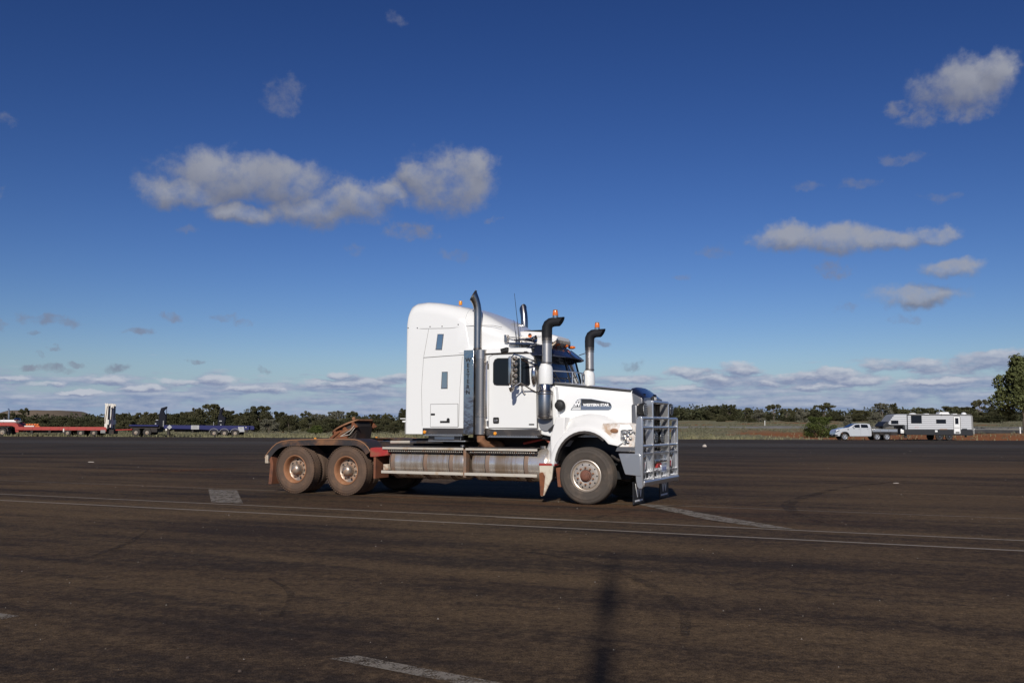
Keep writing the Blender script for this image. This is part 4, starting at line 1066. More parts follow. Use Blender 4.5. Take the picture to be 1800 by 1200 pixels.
# ---- air cleaners and snorkels
for s in (-1, 1):
    cy = s * 1.205
    b_ = MB(); b_.lathe([(0.0, 1.585), (0.12, 1.585), (0.143, 1.60), (0.146, 1.62), (0.146, 2.08), (0.140, 2.11), (0.112, 2.15), (0.108, 2.26)], (-0.835, cy, 0), 'z', 32)
    acl = b_.build('air_cleaner', STACK, T, smooth_deg=40)
    b_ = MB()
    for zz in (1.63, 2.055, 2.10):
        b_.lathe([(0.146, -0.010), (0.152, -0.010), (0.152, 0.010), (0.146, 0.010)], (-0.835, cy, zz), 'z', 32, True)
    each(b_, 'clamp_band', STEEL_DK, acl)
    b_ = MB(); b_.lathe([(0.10, 2.235), (0.135, 2.245), (0.138, 2.27), (0.136, 2.52), (0.125, 2.575), (0.098, 2.62), (0.098, 2.635)], (-0.825, s * 1.19, 0), 'z', 32); b_.build('snorkel_base', W_PAINT, T, smooth_deg=50)
    sn = MB().lathe([(0.092, 2.62), (0.092, 3.15)], (-0.80, s * 1.19, 0), 'z', 28).build('snorkel_tube', CHROME_T, T, smooth_deg=60)
    b_ = MB()
    for zz, ww in ((2.65, 0.012), (3.04, 0.008), (3.10, 0.035)):
        b_.lathe([(0.092, -ww), (0.100, -ww), (0.100, ww), (0.092, ww)], (-0.80, s * 1.19, zz), 'z', 28, True)
    each(b_, 'clamp_band', STEEL_DK, sn)
    # rubber elbow with slanted mouth
    path = [(-0.80, 3.11), (-0.80, 3.26), (-0.795, 3.33), (-0.77, 3.385), (-0.72, 3.42), (-0.65, 3.432), (-0.56, 3.432), (-0.50, 3.432)]
    rad = [0.100, 0.103, 0.102, 0.100, 0.096, 0.090, 0.088, 0.090]
    rings = []
    for i, p in enumerate(path):
        a = path[max(i - 1, 0)]; c_ = path[min(i + 1, len(path) - 1)]
        tx, tz = c_[0] - a[0], c_[1] - a[1]; l_ = math.hypot(tx, tz); tx, tz = tx / l_, tz / l_
        ring = []
        for k in range(20):
            q = 2 * math.pi * k / 20
            u_, w_ = math.cos(q) * rad[i], math.sin(q) * rad[i]      # u: in the plane, across the path
            shx = (u_ * 0.62) if i == len(path) - 1 else 0.0
            ring.append((p[0] - tz * u_ + shx, s * 1.19 + w_ * 1.0, p[1] + tx * u_))
        rings.append(ring)
    b_ = MB(); b_.loft(rings); el_ = b_.build('intake_elbow', ELBOW, sn, smooth_deg=60)
    be = MB().lathe([(0.05, 3.50), (0.052, 3.545), (0.056, 3.55), (0.054, 3.60), (0.046, 3.645), (0.0, 3.65)], (-0.625, s * 1.19, 0), 'z', 18).build('beacon', ORANGE, T, smooth_deg=60)
    MB().lathe([(0.058, 3.505), (0.058, 3.552), (0, 3.552)], (-0.625, s * 1.19, 0), 'z', 18).build('beacon_base', CHROME, be)
    MB().lathe([(0.048, 3.645), (0.040, 3.665), (0, 3.668)], (-0.625, s * 1.19, 0), 'z', 18).build('beacon_cap', RUST_LT, be)
    # inlet duct into the bonnet, lower bracket, tail strut
    b_ = MB(); b_.lathe([(0.10, 0.0), (0.115, -0.05), (0.105, -0.10), (0.07, -0.12), (0.0, -0.12)], (-0.60, s * 0.99, 1.84), 'y', 24); b_.build('intake_duct', SEAL, T, smooth_deg=50)
    pts_ = [(-0.985, 1.60), (-0.985, 1.52)] + [(-0.845 + 0.145 * math.cos(R(a)), 1.50 + 0.145 * math.sin(R(a))) for a in range(185, 356, 15)] + [(-0.70, 1.52), (-0.70, 1.60)]
    b_ = MB(); b_.prism(pts_, 'xz', *sorted((s * 1.115, s * 1.14))); b_.build('cleaner_bracket', mat('grey_bracket', (0.30, 0.30, 0.31), 0.45, 0.5), T)
    b_ = MB(); b_.prism([(-0.79, 1.375), (-0.76, 1.34), (-0.50, 1.545), (-0.485, 1.60), (-0.51, 1.61), (-0.58, 1.555)], 'xz', *sorted((s * 1.14, s * 1.17))); b_.build('bonnet_latch', SEAL, T, 0.006)
    b_ = MB(); b_.tube([(-1.02, s * 1.13, 2.18), (-0.83, s * 1.19, 2.20)], 0.012, 6).tube([(-0.95, s * 0.95, 2.95), (-0.80, s * 1.12, 3.02)], 0.010, 6); each(b_, 'stay', CHROME_D, T)

# ---- bonnet
def bon(x_):
    u = (x_ + 0.80) / 1.53
    return (1.0 - 0.28 * u), (2.275 - 0.155 * u)
rings = []
for x_ in (-0.80, -0.5, -0.2, 0.1, 0.4, 0.62, 0.73):
    hw, zt = bon(x_)
    r_ = []
    fr = 0.0 if x_ < 0.6 else 0.0
    pts_ = [(-hw - 0.03, 1.24), (-hw - 0.015, 1.5), (-hw, 1.85), (-hw + 0.005, zt - 0.06), (-hw + 0.02, zt - 0.015), (-hw + 0.055, zt), (-hw * 0.5, zt + 0.035), (0, zt + 0.045)]
    pts_ += [(-p[0], p[1]) for p in pts_[:-1]][::-1]
    for (y_, z_) in pts_:
        rk = 0.0
        if x_ > 0.7: rk = 0.0
        r_.append((x_ + (0.10 * (2.1 - z_) if x_ > 0.7 else (0.06 * (2.1 - z_) if x_ > 0.6 else 0)), y_, z_))
    rings.append(r_)
b_ = MB(); b_.loft(rings); bonnet = b_.build('bonnet', W_PAINT, T, smooth_deg=45)
for s in (-1, 1):
    b_ = MB(); b_.loft([[(x_, s * (bon(x_)[0] + dy), bon(x_)[1] + dz_) for dy, dz_ in ((-0.005, -0.030), (0.008, -0.028), (0.006, 0.004), (-0.03, 0.012), (-0.06, 0.012))] for x_ in (-0.80, -0.2, 0.4, 0.72)]); b_.build('bonnet_edge_strip', SEAL, bonnet, smooth_deg=30)  # dark strip along each top edge of the bonnet
# badge on the bonnet side
def bony(x_, e=0.0): return -(bon(x_)[0] + 0.008 + e)
bang = math.atan2(-0.28, 1.53)
bd = empty('side_badge', T, (-0.02, bony(-0.02), 1.86), R(0)); bd.rotation_euler = (0, 0, math.atan(0.28 / 1.53))
plate = [(-0.40, -0.105), (-0.385, -0.08), (-0.29, 0.07), (-0.25, 0.105), (-0.20, 0.112), (0.0, 0.105), (0.31, 0.045), (0.36, 0.03), (0.385, -0.01), (0.39, -0.05), (0.37, -0.092), (0.33, -0.108)]
MB().prism(plate, 'xz', -0.006, 0.03).build('badge_plate', MIRRORB, bd)
BLACK_GLOSS = mat('gloss_black', (0.03, 0.03, 0.032), 0.15, coat=0.5)
MB().prism([(-0.19, -0.020), (-0.19, 0.106), (0.0, 0.099), (0.31, 0.039), (0.355, 0.026), (0.378, -0.01), (0.382, -0.030)], 'xz', -0.008, 0.0).build('badge_field', BLACK_GLOSS, bd)
MB().prism([(-0.396, -0.103), (-0.38, -0.08), (-0.287, 0.066), (-0.248, 0.101), (-0.198, 0.108), (-0.198, -0.103)], 'xz', -0.0085, 0.0).build('emblem_field', BLACK_GLOSS, bd)
b_ = MB()
for z0, z1 in ((-0.100, -0.082), (-0.071, -0.053), (0.052, 0.070), (0.081, 0.100)):
    xl = np.interp((z0 + z1) / 2, [-0.08, 0.07, 0.10], [-0.378, -0.283, -0.245]) + 0.004
    b_.box(xl, -0.203, -0.0105, -0.004, z0, z1)
for z0, z1 in ((-0.042, -0.024), (-0.013, 0.005)):
    xl = np.interp((z0 + z1) / 2, [-0.08, 0.07, 0.10], [-0.378, -0.283, -0.245]) + 0.004
    b_.box(xl, xl + 0.026, -0.0105, -0.004, z0, z1); b_.box(-0.212, -0.203, -0.0105, -0.004, z0, z1)
each(b_, 'emblem_bar', LETTER_W, bd)
letters('emblem_letter', 'W', 0.112, LETTER_W, bd, (-0.268, -0.0105, 0.000), bold=0.006, sx=1.0)
letters('lettering', 'WESTERN STAR', 0.068, LETTER_W, bd, (0.09, -0.0105, -0.012), bold=0.0035, sx=1.02)

# ---- front mudguards with headlamps
ARC = [(0.615 * math.cos(R(a)), 0.60 + 0.775 * math.sin(R(a))) for a in range(172, 35, -8)]
for s in (-1, 1):
    inner = [(-0.625, 0.70)] + [(-0.02 + 0.605 * math.cos(R(a)), 0.70 + 0.655 * math.sin(R(a))) for a in range(170, 31, -10)] + [(0.62, 1.085)]
    # swept lip-to-bonnet surface
    rings = []
    for i, (x_, z_) in enumerate(inner):
        cx_, cz_ = -0.02, 0.62
        dx, dz_ = x_ - cx_, z_ - cz_; l_ = math.hypot(dx, dz_); dx, dz_ = dx / l_, dz_ / l_
        def at(o_, y_): return (x_ + dx * o_, s * y_, z_ + dz_ * o_)
        rings.append([at(0.0, 0.70), at(0.0, 1.235), at(0.006, 1.25), at(0.05, 1.25), at(0.085, 1.238), at(0.13, 1.19), at(0.18, 1.115), at(0.24, 1.05), at(0.32, 0.97), at(0.34, 0.80), at(0.04, 0.70)])
    b_ = MB(); b_.loft(rings); fg = b_.build('front_mudguard', W_DUSTY, T, smooth_deg=55)
    lipr = [[(p[0] * 1.0 + 0.004, s * 1.253, p[1]), (p[0] * 0.93 - 0.002, s * 1.253, 0.62 + (p[1] - 0.62) * 0.945), (p[0] * 0.93 - 0.002, s * 1.08, 0.62 + (p[1] - 0.62) * 0.945), (p[0], s * 1.08, p[1] + 0.003)] for p in inner[1:-2]]
    MB().loft(lipr).build('guard_lip', RUBBER, fg, smooth_deg=50)
    # rear valance joining cowl and arch
    b_ = MB(); b_.prism([(-0.70, 0.72), (-0.72, 1.24), (-0.60, 1.62), (-0.42, 1.62), (-0.44, 1.20), (-0.60, 0.98), (-0.66, 0.72)], 'xz', *sorted((s * 1.22, s * 0.9))); b_.build('guard_valance', W_DUSTY, fg, 0.03, 3)
    # nose of the guard
    def nr(x_, y0, z0, y1, z1): return [(x_, s * y0, z0), (x_, s * (y0 + 0.005), (z0 + z1) / 2), (x_, s * (y0 - 0.025), z1 - 0.06), (x_, s * (y0 - 0.09), z1), (x_, s * y1, z1 + 0.04), (x_, s * y1, z0)]
    b_ = MB(); b_.loft([nr(0.30, 1.20, 1.26, 0.6, 1.50), nr(0.48, 1.205, 1.16, 0.6, 1.50), nr(0.62, 1.185, 1.075, 0.6, 1.49), nr(0.80, 1.15, 1.07, 0.6, 1.48), nr(0.88, 1.10, 1.075, 0.6, 1.46), nr(0.915, 1.03, 1.09, 0.6, 1.42)])
    b_.build('guard_nose', W_STAIN, fg, smooth_deg=60)
    hl = MB()
    hl.loft([[(x_ + (0.02 if k > 99 else 0), s * (y_ + oy), z_) for k, (x_, y_, z_) in enumerate(((0.66, 1.170, 1.37), (0.66, 1.172, 1.17), (0.74, 1.160, 1.105), (0.86, 1.105, 1.115), (0.905, 1.04, 1.22), (0.90, 1.05, 1.34), (0.86, 1.115, 1.395), (0.74, 1.155, 1.395)))] for oy in (0.012, -0.03)])
    h_ = hl.build('headlamp', mat('headlamp_glass', (0.30, 0.29, 0.28), 0.16, 0.75, coat=0.6, bump=(40, 0.5, 0.02)), T, smooth_deg=30)
    b_ = MB(); b_.loft([[(0.65, s * (1.178 + o_), 1.385), (0.74, s * (1.168 + o_), 1.40), (0.86, s * (1.128 + o_), 1.40), (0.82, s * (1.125 + o_), 1.475), (0.66, s * (1.165 + o_), 1.465)] for o_ in (0.006, -0.03)]); b_.build('headlamp_cover', CHROME_D, h_)
    b_ = MB()
    for (x_, y_, z_) in ((0.74, 1.166, 1.32), (0.83, 1.132, 1.32), (0.74, 1.166, 1.22), (0.83, 1.132, 1.22), (0.785, 1.15, 1.15), (0.785, 1.15, 1.27)):
        b_.ball((x_, s * y_, z_), (0.036, 0.022, 0.036), 10, 6)
    each(b_, 'headlamp_reflector', CHROME, h_)
    b_ = MB(); b_.lathe([(0.075, 0.0), (0.075, s * 0.014), (0.05, s * 0.022), (0, s * 0.024)], (0, s * 1.19, 0), 'y', 20)
    b_.v = [(0.545 + p[0], p[1] + s * 0.006, 1.365 + p[2] * 0.55) for p in b_.v]; b_.build('indicator_lamp', RUST_LT, fg)
    # liner inside the arch
    b_ = MB(); b_.prism([(-0.62, 0.70), (-0.5, 1.15), (-0.02, 1.34), (0.5, 1.15), (0.62, 0.9), (0.62, 1.3), (0.0, 1.45), (-0.62, 1.3)], 'xz', *sorted((s * 1.06, s * 0.50))); b_.build('guard_liner', BLACK, fg)
MB().box(-0.66, 0.66, -0.62, -0.50, 0.45, 1.35).build('engine_bay_panel', BLACK, T)
MB().box(-0.66, 0.66, 0.50, 0.62, 0.45, 1.35).build('engine_bay_panel', BLACK, T)

# ---- grille
gs = MB()
for s in (-1, 1): gs.box(0.72, 0.93, *sorted((s * 0.62, s * 0.55)), 0.92, 1.98)
gs.box(0.72, 0.93, -0.62, 0.62, 0.90, 0.98)
gr = gs.build('grille_surround', CHROME, T, 0.012)
MB().box(0.78, 0.82, -0.55, 0.55, 0.96, 1.98).build('grille_mesh', mat('grille_screen', (0.16, 0.165, 0.175), 0.4, 0.8, bump=(220, 0.5, 0.004)), gr)
b_ = MB()
for k in range(9):
    yy = -0.50 + k * 0.125; b_.box(0.822, 0.85, yy - 0.009, yy + 0.009, 0.98, 1.94)
each(b_, 'grille_bar', STEEL_DK, gr)
cr = [(-0.70, 2.10), (-0.60, 2.165), (-0.3, 2.195), (0, 2.20), (0.3, 2.195), (0.60, 2.165), (0.70, 2.10)]
cr2 = [(-0.645, 1.955), (-0.60, 2.005), (-0.3, 2.02), (0, 2.025), (0.3, 2.02), (0.60, 2.005), (0.645, 1.955)]
b_ = MB(); b_.loft([[(0.70, p[0], p[1]), (0.90, q[0], q[1]), (0.945, q[0], q[1] - 0.025), (0.945, q[0] * 0.985, q[1] - 0.125), (0.70, q[0] * 0.985, q[1] - 0.125)] for p, q in zip(cr, cr2)]); b_.build('grille_crown', NAVY, gr, smooth_deg=30)
for s in (-1, 1):
    b_ = MB(); b_.prism([(0.70, 2.10), (0.73, 1.80), (0.80, 1.70), (0.93, 1.70), (0.93, 1.97), (0.90, 1.985)], 'xz', *sorted((s * 0.69, s * 0.625))); b_.build('grille_cheek', CHROME_D, gr, 0.01)
    b_ = MB(); b_.box(0.74, 0.86, *sorted((s * 0.78, s * 0.64)), 1.20, 1.86); b_.build('side_duct', mat('grey_duct', (0.17, 0.175, 0.19), 0.4, 0.6), T, 0.03)
em = MB().prism([(-0.08, 1.88), (-0.07, 2.03), (0.07, 2.03), (0.08, 1.88), (0, 1.85)], 'yz', 0.93, 0.985).build('grille_emblem', SEAL, T)
letters('emblem_letter', 'W', 0.13, LETTER_W, em, (0.987, 0, 1.955), FRONT, bold=0.006)
for yy in (-0.28, 0.42): MB().ball((0.84, yy, 2.06), (0.05, 0.07, 0.022)).build('crown_lamp', CHROME, gr)

# ---- bumper and bull bar
for s in (-1, 1):
    b_ = MB(); b_.prism([(0.56, 0.985), (0.60, 1.075), (0.98, 1.075), (0.98, 0.985)], 'xz', *sorted((s * 1.20, s * 1.12))); b_.build('bumper_strip', CHROME_D, T, 0.008)
bb = empty('bull_bar', T, (0, 0, 0))
def yb(w_): return w_ - 1.25
outp = [(0.945, 1.03), (0.985, 1.56), (1.005, 1.61), (1.04, 1.635), (1.075, 1.63), (1.10, 1.60), (1.10, 0.36), (1.075, 0.325), (1.02, 0.325), (0.985, 0.36), (0.965, 0.46)]
midp = [(0.945, 1.10), (0.93, 1.45), (0.90, 1.62), (0.905, 1.86), (0.935, 1.92), (0.99, 1.945), (1.06, 1.94), (1.095, 1.91), (1.10, 0.46), (1.0, 0.46), (0.96, 0.7)]
for w_, p_ in ((0.0, outp), (0.70, midp), (1.80, midp), (2.45, outp)):
    MB().prism(p_, 'xz', yb(w_), yb(w_) + 0.05).build('upright', ALLOY, bb, 0.010, 2)
def xbar(w0, w1, z_, r_=0.032):
    MB().tube([(1.062, yb(w0), z_), (1.062, yb(w1), z_)], r_, 14).build('crossbar', ALLOY, bb)
for z_ in (1.595, 1.425, 1.085): xbar(0.04, 0.71, z_); xbar(1.84, 2.46, z_)
for z_ in (1.905, 1.605, 1.425, 1.085): xbar(0.74, 1.81, z_)
for (w0, w1) in ((0.04, 0.71), (0.74, 1.81), (1.84, 2.46)): MB().box(1.04, 1.09, yb(w0), yb(w1), 0.925, 0.965).build('crossbar', ALLOY, bb, 0.008)
MB().prism([(0.98, 0.36), (0.98, 0.465), (1.105, 0.465), (1.125, 0.44), (1.105, 0.36)], 'xz', -1.20, 1.20).build('bottom_beam', ALLOY, bb, 0.008)
for (w0, w1) in ((0.05, 0.70), (0.75, 1.80), (1.85, 2.45)):
    MB().box(1.00, 1.012, yb(w0), yb(w1), 0.47, 0.92).build('backing_sheet', ALLOY, bb)
    for zz in (0.60,):
        MB().box(1.0, 1.085, yb(w0), yb(w1), zz - 0.012, zz + 0.012).build('slot_rail', ALLOY, bb)
b_ = MB()
for w_ in (0.18, 0.36, 0.55, 0.95, 1.10, 1.32, 1.55, 2.0, 2.15, 2.3): b_.box(1.006, 1.016, yb(w_) - 0.055, yb(w_) + 0.055, 0.495, 0.575)
each(b_, 'vent_slot', SEAL, bb)
MB().box(0.99, 1.09, yb(1.235), yb(1.265), 0.46, 0.71).build('post', ALLOY, bb, 0.006)
for w0, w1 in ((0.07, 0.43), (1.88, 2.25)):
    fl = MB().box(1.020, 1.045, yb(w0), yb(w1), 0.625, 0.83).build('emblem_panel', SEAL, T, 0.008)
    letters('emblem_letter', 'W', 0.26, LETTER_W, fl, (1.0475, yb((w0 + w1) / 2), 0.735), FRONT, bold=0.008, sx=1.05)
    MB().prism([(yb((w0 + w1) / 2) - 0.018, 0.66), (yb((w0 + w1) / 2) + 0.018, 0.66), (yb((w0 + w1) / 2) + 0.05, 0.77), (yb((w0 + w1) / 2) - 0.05, 0.77)], 'yz', 1.048, 1.052).build('emblem_star', LETTER_R, fl)
    MB().lathe([(0.045, 0.0), (0.05, 0.05), (0.035, 0.055), (0.0, 0.05)], (1.02, yb((w0 + w1) / 2), 0.885), 'x', 16).build('fog_lamp', CHROME, bb)
npl = MB().box(1.075, 1.085, yb(1.30), yb(1.64), 0.575, 0.70).build('number_plate', PLATE_B, T)
b_ = MB()
for k, w_ in enumerate((1.35, 1.40, 1.46, 1.52, 1.57)): b_.box(1.085, 1.088, yb(w_) - 0.014, yb(w_) + 0.014, 0.605, 0.665)
b_.build('plate_marks', mat('plate_blue', (0.08, 0.10, 0.25), 0.5), npl)
b_ = MB(); b_.box(1.02, 1.07, yb(0.95), yb(1.3), 0.74, 0.80).box(1.02, 1.09, yb(1.40), yb(1.68), 0.76, 0.80); each(b_, 'tow_pin', CHROME, bb, bevel=0.01)
MB().box(1.02, 1.075, yb(1.05), yb(1.34), 0.66, 0.74).build('tow_hook', RED, bb, 0.01)
b_ = MB()
for w_ in (0.95, 1.42): b_.box(1.013, 1.03, yb(w_), yb(w_) + 0.18, 0.83, 0.90)
each(b_, 'marker_lamp', CHROME_D, bb)
for w_, z_, r_ in ((0.44, 1.76, 0.125), (2.30, 1.78, 0.125), (1.15, 1.245, 0.125), (1.58, 1.245, 0.125)):
    l_ = MB().lathe([(0.0, 0.0), (r_ * 0.55, 0.0), (r_ * 0.9, 0.05), (r_, 0.10), (r_ * 1.03, 0.135), (r_ * 0.96, 0.14), (0, 0.14)], (0.88, yb(w_), z_), 'x', 24).build('driving_lamp', SEAL, T, smooth_deg=40)
    MB().lathe([(r_ * 0.93, 0.138), (r_ * 0.9, 0.147), (0.0, 0.156)], (0.88, yb(w_), z_), 'x', 24).build('lamp_lens', LENS, l_, smooth_deg=60)
    b_ = MB()
    for k in range(-3, 4):
        zz = k * r_ * 0.27; hw = math.sqrt(max(r_ * r_ * 0.8 - zz * zz, 0)); b_.box(1.032, 1.042, yb(w_) - hw, yb(w_) + hw, z_ + zz - 0.006, z_ + zz + 0.006)
    each(b_, 'lamp_grille', SEAL, l_)
    MB().box(0.93, 0.97, yb(w_) - 0.02, yb(w_) + 0.02, z_ - r_ - 0.10, z_ - r_ + 0.01).build('lamp_stalk', SEAL, l_)
b_ = MB()
for w_ in (0.05, 0.73, 1.82, 2.44): b_.prism([(0.95, 0.96), (1.04, 0.96), (1.04, 1.40), (1.0, 1.40), (0.97, 1.2)], 'xz', yb(w_) - 0.008, yb(w_) + 0.02)
each(b_, 'brace', ALLOY, bb, bevel=0.004)
for s in (-1, 1):
    b_ = MB(); b_.prism([(0.645, 0.945), (0.655, 0.955), (1.02, 0.955), (1.06, 0.93), (1.06, 0.55), (0.775, 0.575), (0.76, 0.60)], 'xz', *sorted((s * 1.265, s * 1.0))); b_.build('bumper_wing', ALLOY, bb, 0.018, 3)
    fl = MB().box(0.885, 0.90, *sorted((s * 1.19, s * 0.55)), 0.035, 0.44).build('mud_flap', BLACK, T)
    letters('emblem_letter', 'W', 0.33, LETTER_W, fl, (0.9025, s * 0.86, 0.265), FRONT, bold=0.012, sx=1.15)
    b_ = MB(); b_.box(0.9, 0.9025, *sorted((s * 1.10, s * 0.62)), 0.075, 0.105); b_.build('flap_bar', LETTER_W, fl)
b_ = MB(); b_.tube([(0.4, -0.95, 0.9), (0.9, -0.95, 0.62)], 0.03, 6).box(0.3, 1.0, -0.5, -0.38, 0.5, 0.75).box(0.3, 1.0, 0.38, 0.5, 0.5, 0.75); each(b_, 'bar_mount', CHASSIS, T)

# ---- cab steps and skirts
for s in (-1, 1):
    for (x0, x1, z0, z1, lx) in ((-3.54, -2.58, 1.255, 1.395, -3.49), (-2.10, -0.95, 1.235, 1.375, -1.905)):
        p_ = MB().box(x0, x1, *sorted((s * 1.165, s * 0.9)), z0 + 0.02, z1).build('side_skirt', STEEL_DK, T, 0.006)
        MB().lathe([(0.034, 0.0), (0.034, s * 0.018), (0.026, s * 0.026), (0, s * 0.028)], (lx, s * 1.165, z1 - 0.075), 'y', 14).build('side_lamp', AMBER, p_)
        b_ = MB()
        b_.box(x0 + 0.05, x1 - 0.03, *sorted((s * 1.20, s * 1.0)), z0 - 0.008, z0 + 0.006)
        k = x0 + 0.08
        while k < x1 - 0.06:
            b_.prism([(k, z0 + 0.004), (k + 0.014, z0 + 0.004), (k + 0.028, z0 + 0.030), (k + 0.016, z0 + 0.030)], 'xz', *sorted((s * 1.205, s * 1.17))); k += 0.034
        kind(b_.build('step_tread', ALLOY, p_, smooth_deg=0), 'stuff')
b_ = MB(); b_.box(-3.45, -2.60, -1.10, -0.7, 1.13, 1.155).box(-3.36, -2.72, -1.05, -0.9, 1.17, 1.24); each(b_, 'battery_box', ALLOY, T, bevel=0.006)
b_ = MB(); b_.box(-3.45, -3.34, -1.08, -0.7, 1.155, 1.26).box(-2.86, -2.74, -1.08, -0.7, 1.155, 1.26); each(b_, 'step_bracket', STEEL_DK, T)

# ---- mirrors
for s in (-1, 1):
    my = s * 1.50
    m_ = MB(); m_.box(-1.40, -1.345, *sorted((s * 1.66, s * 1.45)), 2.235, 2.765); mi = m_.build('mirror', CHROME, T, 0.02, 3)
    MB().box(-1.403, -1.399, *sorted((s * 1.645, s * 1.465)), 2.26, 2.74).build('mirror_glass', MIRRORB, mi)
    b_ = MB()
    for k in range(5): b_.ball((-1.325, s * 1.47, 2.29 + k * 0.11), (0.03, 0.05, 0.045), 8, 6)
    each(b_, 'mirror_back', CHROME_D, mi)
    b_ = MB(); b_.lathe([(0.0, 0.05), (0.06, 0.045), (0.088, 0.02), (0.092, 0.0), (0.085, -0.008), (0, -0.012)], (-1.385, s * 1.555, 2.175), 'x', 20); b_.build('spot_mirror', CHROME_D, T, smooth_deg=50)
    b_ = MB()
    b_.tube([(-1.245, s * 1.44, 2.27), (-1.245, s * 1.44, 2.78)], 0.017, 8)
    b_.tube([(-1.37, s * 1.53, 2.235), (-1.36, s * 1.50, 2.19), (-1.245, s * 1.44, 2.27), (-1.12, s * 1.20, 2.14), (-1.0, s * 1.12, 2.07)], 0.014, 6)
    b_.tube([(-1.245, s * 1.44, 2.27), (-1.27, s * 1.2, 2.07), (-1.25, s * 1.12, 2.06), (-1.0, s * 1.12, 2.07)], 0.012, 6)
    b_.tube([(-1.37, s * 1.53, 2.77), (-1.36, s * 1.48, 2.81), (-1.245, s * 1.44, 2.78), (-1.08, s * 1.16, 2.70)], 0.014, 6)
    b_.tube([(-1.245, s * 1.44, 2.72), (-1.10, s * 1.25, 2.64), (-1.05, s * 1.12, 2.62)], 0.02, 6)
    b_.build('mirror_arm', CHROME, T, smooth_deg=50)
    b_ = MB(); b_.ball((-1.07, s * 1.20, 2.42), (0.055, 0.05, 0.20), 10, 8); b_.build('blind_spot_mirror', CHROME, T, smooth_deg=60)

# ================================================================== vehicles parked along the far edge
BLUE = mat('blue_trailer_paint', (0.016, 0.019, 0.098), 0.55, spec=0.25, dirt=((0.05, 0.04, 0.05), 0.28, 2.0))
NAVYP = mat('dark_navy_paint', (0.007, 0.008, 0.016), 0.7, spec=0.2)
REDT = mat('red_trailer_paint', (0.36, 0.045, 0.035), 0.5, dirt=((0.22, 0.09, 0.05), 0.40, 2.0))
RAMPW = mat('weathered_white', (0.66, 0.62, 0.55), 0.5, dirt=((0.40, 0.28, 0.18), 0.35, 2.0))
TIMBER = mat('ramp_timber', (0.20, 0.12, 0.07), 0.8)
PANELW = mat('pale_panel', (0.36, 0.36, 0.37), 0.5)
PANELG = mat('grey_panel', (0.22, 0.215, 0.21), 0.55)
TYRE_F = mat('far_tyre', (0.030, 0.026, 0.024), 0.85)
RIM_F = mat('far_rim', (0.34, 0.30, 0.25), 0.45, 0.4, dirt=((0.28, 0.15, 0.08), 0.5, 4.0))
SILVER = mat('silver_paint', (0.60, 0.61, 0.63), 0.28, 0.30, coat=0.7)
CLAD = mat('caravan_cladding', (0.60, 0.605, 0.62), 0.4)
CLAD_G = mat('caravan_shell', (0.27, 0.28, 0.30), 0.5)
CLAD_K = mat('caravan_black', (0.018, 0.019, 0.022), 0.5)
WHITE_F = mat('white_gelcoat', (0.80, 0.80, 0.79), 0.35)

def far_wheel(parent, x_, y_, R_, w_, rr, rimm, spokes=0, dish=0.07):
    w = empty('wheel', parent, (x_, y_, R_))
    MB().lathe([(rr, 0.02), (rr + 0.03, 0.0), (R_ - 0.08, 0.0), (R_ - 0.02, 0.02), (R_, 0.06), (R_, w_ - 0.06), (R_ - 0.03, w_), (rr, w_)], (0, 0, 0), 'y', 32).build('tyre', TYRE_F, w)
    if spokes:
        b_ = MB(); b_.lathe([(rr + 0.005, 0.02), (rr, 0.002), (rr * 0.9, 0.008), (rr * 0.86, 0.05), (rr * 0.86, 0.09)], (0, 0, 0), 'y', 28, True)
        for k in range(spokes):
            a = 2 * math.pi * k / spokes
            rot = Matrix.Rotation(-a, 3, 'Y')
            b_.obox(rot @ Vector((rr * 0.5, 0.018, 0)), (rr * 0.86, 0.03, rr * 0.27), rot)
        b_.lathe([(rr * 0.28, 0.04), (rr * 0.26, 0.0), (0, -0.004)], (0, 0, 0), 'y', 14)
        b_.build('rim', rimm, w)
        MB().lathe([(rr * 0.88, 0.06), (0, 0.06)], (0, 0, 0), 'y', 20).build('brake_disc', BLACK, w)
    else:
        MB().lathe([(rr + 0.005, 0.02), (rr, 0.0), (rr * 0.92, 0.01), (rr * 0.85, dish), (rr * 0.45, dish * 1.1), (rr * 0.40, dish * 0.4), (rr * 0.3, 0.0), (0, -0.01)], (0, 0, 0), 'y', 28).build('rim', rimm, w)
    return w
def wheel_row(parent, xs, ys, *a, **k):
    first = far_wheel(parent, xs[0], ys[0], *a, **k); ks = kids(first)
    for i, x_ in enumerate(xs):
        for j, y_ in enumerate(ys):
            if i == 0 and j == 0: continue
            c_ = copy_tree(first, parent, ks); c_.location = (x_, y_, first.location.z)
            if j == 1: c_.rotation_euler = (0, 0, math.pi)

# ---- red low loader (x along the picture, near side y = 0)
rt = thing('low_loader_trailer', 'red low loader trailer with tall white loading ramps folded upright at its rear', 'trailer', (-63.1, 115.0, 0.0))
b_ = MB(); b_.prism([(2.2, 0.78), (2.2, 1.16), (13.2, 1.16), (13.35, 1.05), (13.35, 0.62), (12.9, 0.60), (12.6, 0.74), (3.2, 0.74)], 'xz', 0.0, 0.14).prism([(2.2, 0.78), (2.2, 1.16), (13.2, 1.16), (13.35, 1.05), (13.35, 0.62), (12.9, 0.60), (12.6, 0.74), (3.2, 0.74)], 'xz', 2.36, 2.5)
b_.box(2.3, 13.2, 0.14, 2.36, 0.98, 1.12); b_.build('deck', REDT, rt, 0.02)
b_ = MB(); b_.prism([(-2.4, 1.25), (-2.4, 1.66), (1.95, 1.66), (2.35, 1.45), (2.55, 1.16), (2.55, 0.50), (2.15, 0.50), (2.05, 1.10), (1.7, 1.25)], 'xz', 0.1, 2.4); b_.build('gooseneck', REDT, rt, 0.03)
b_ = MB()
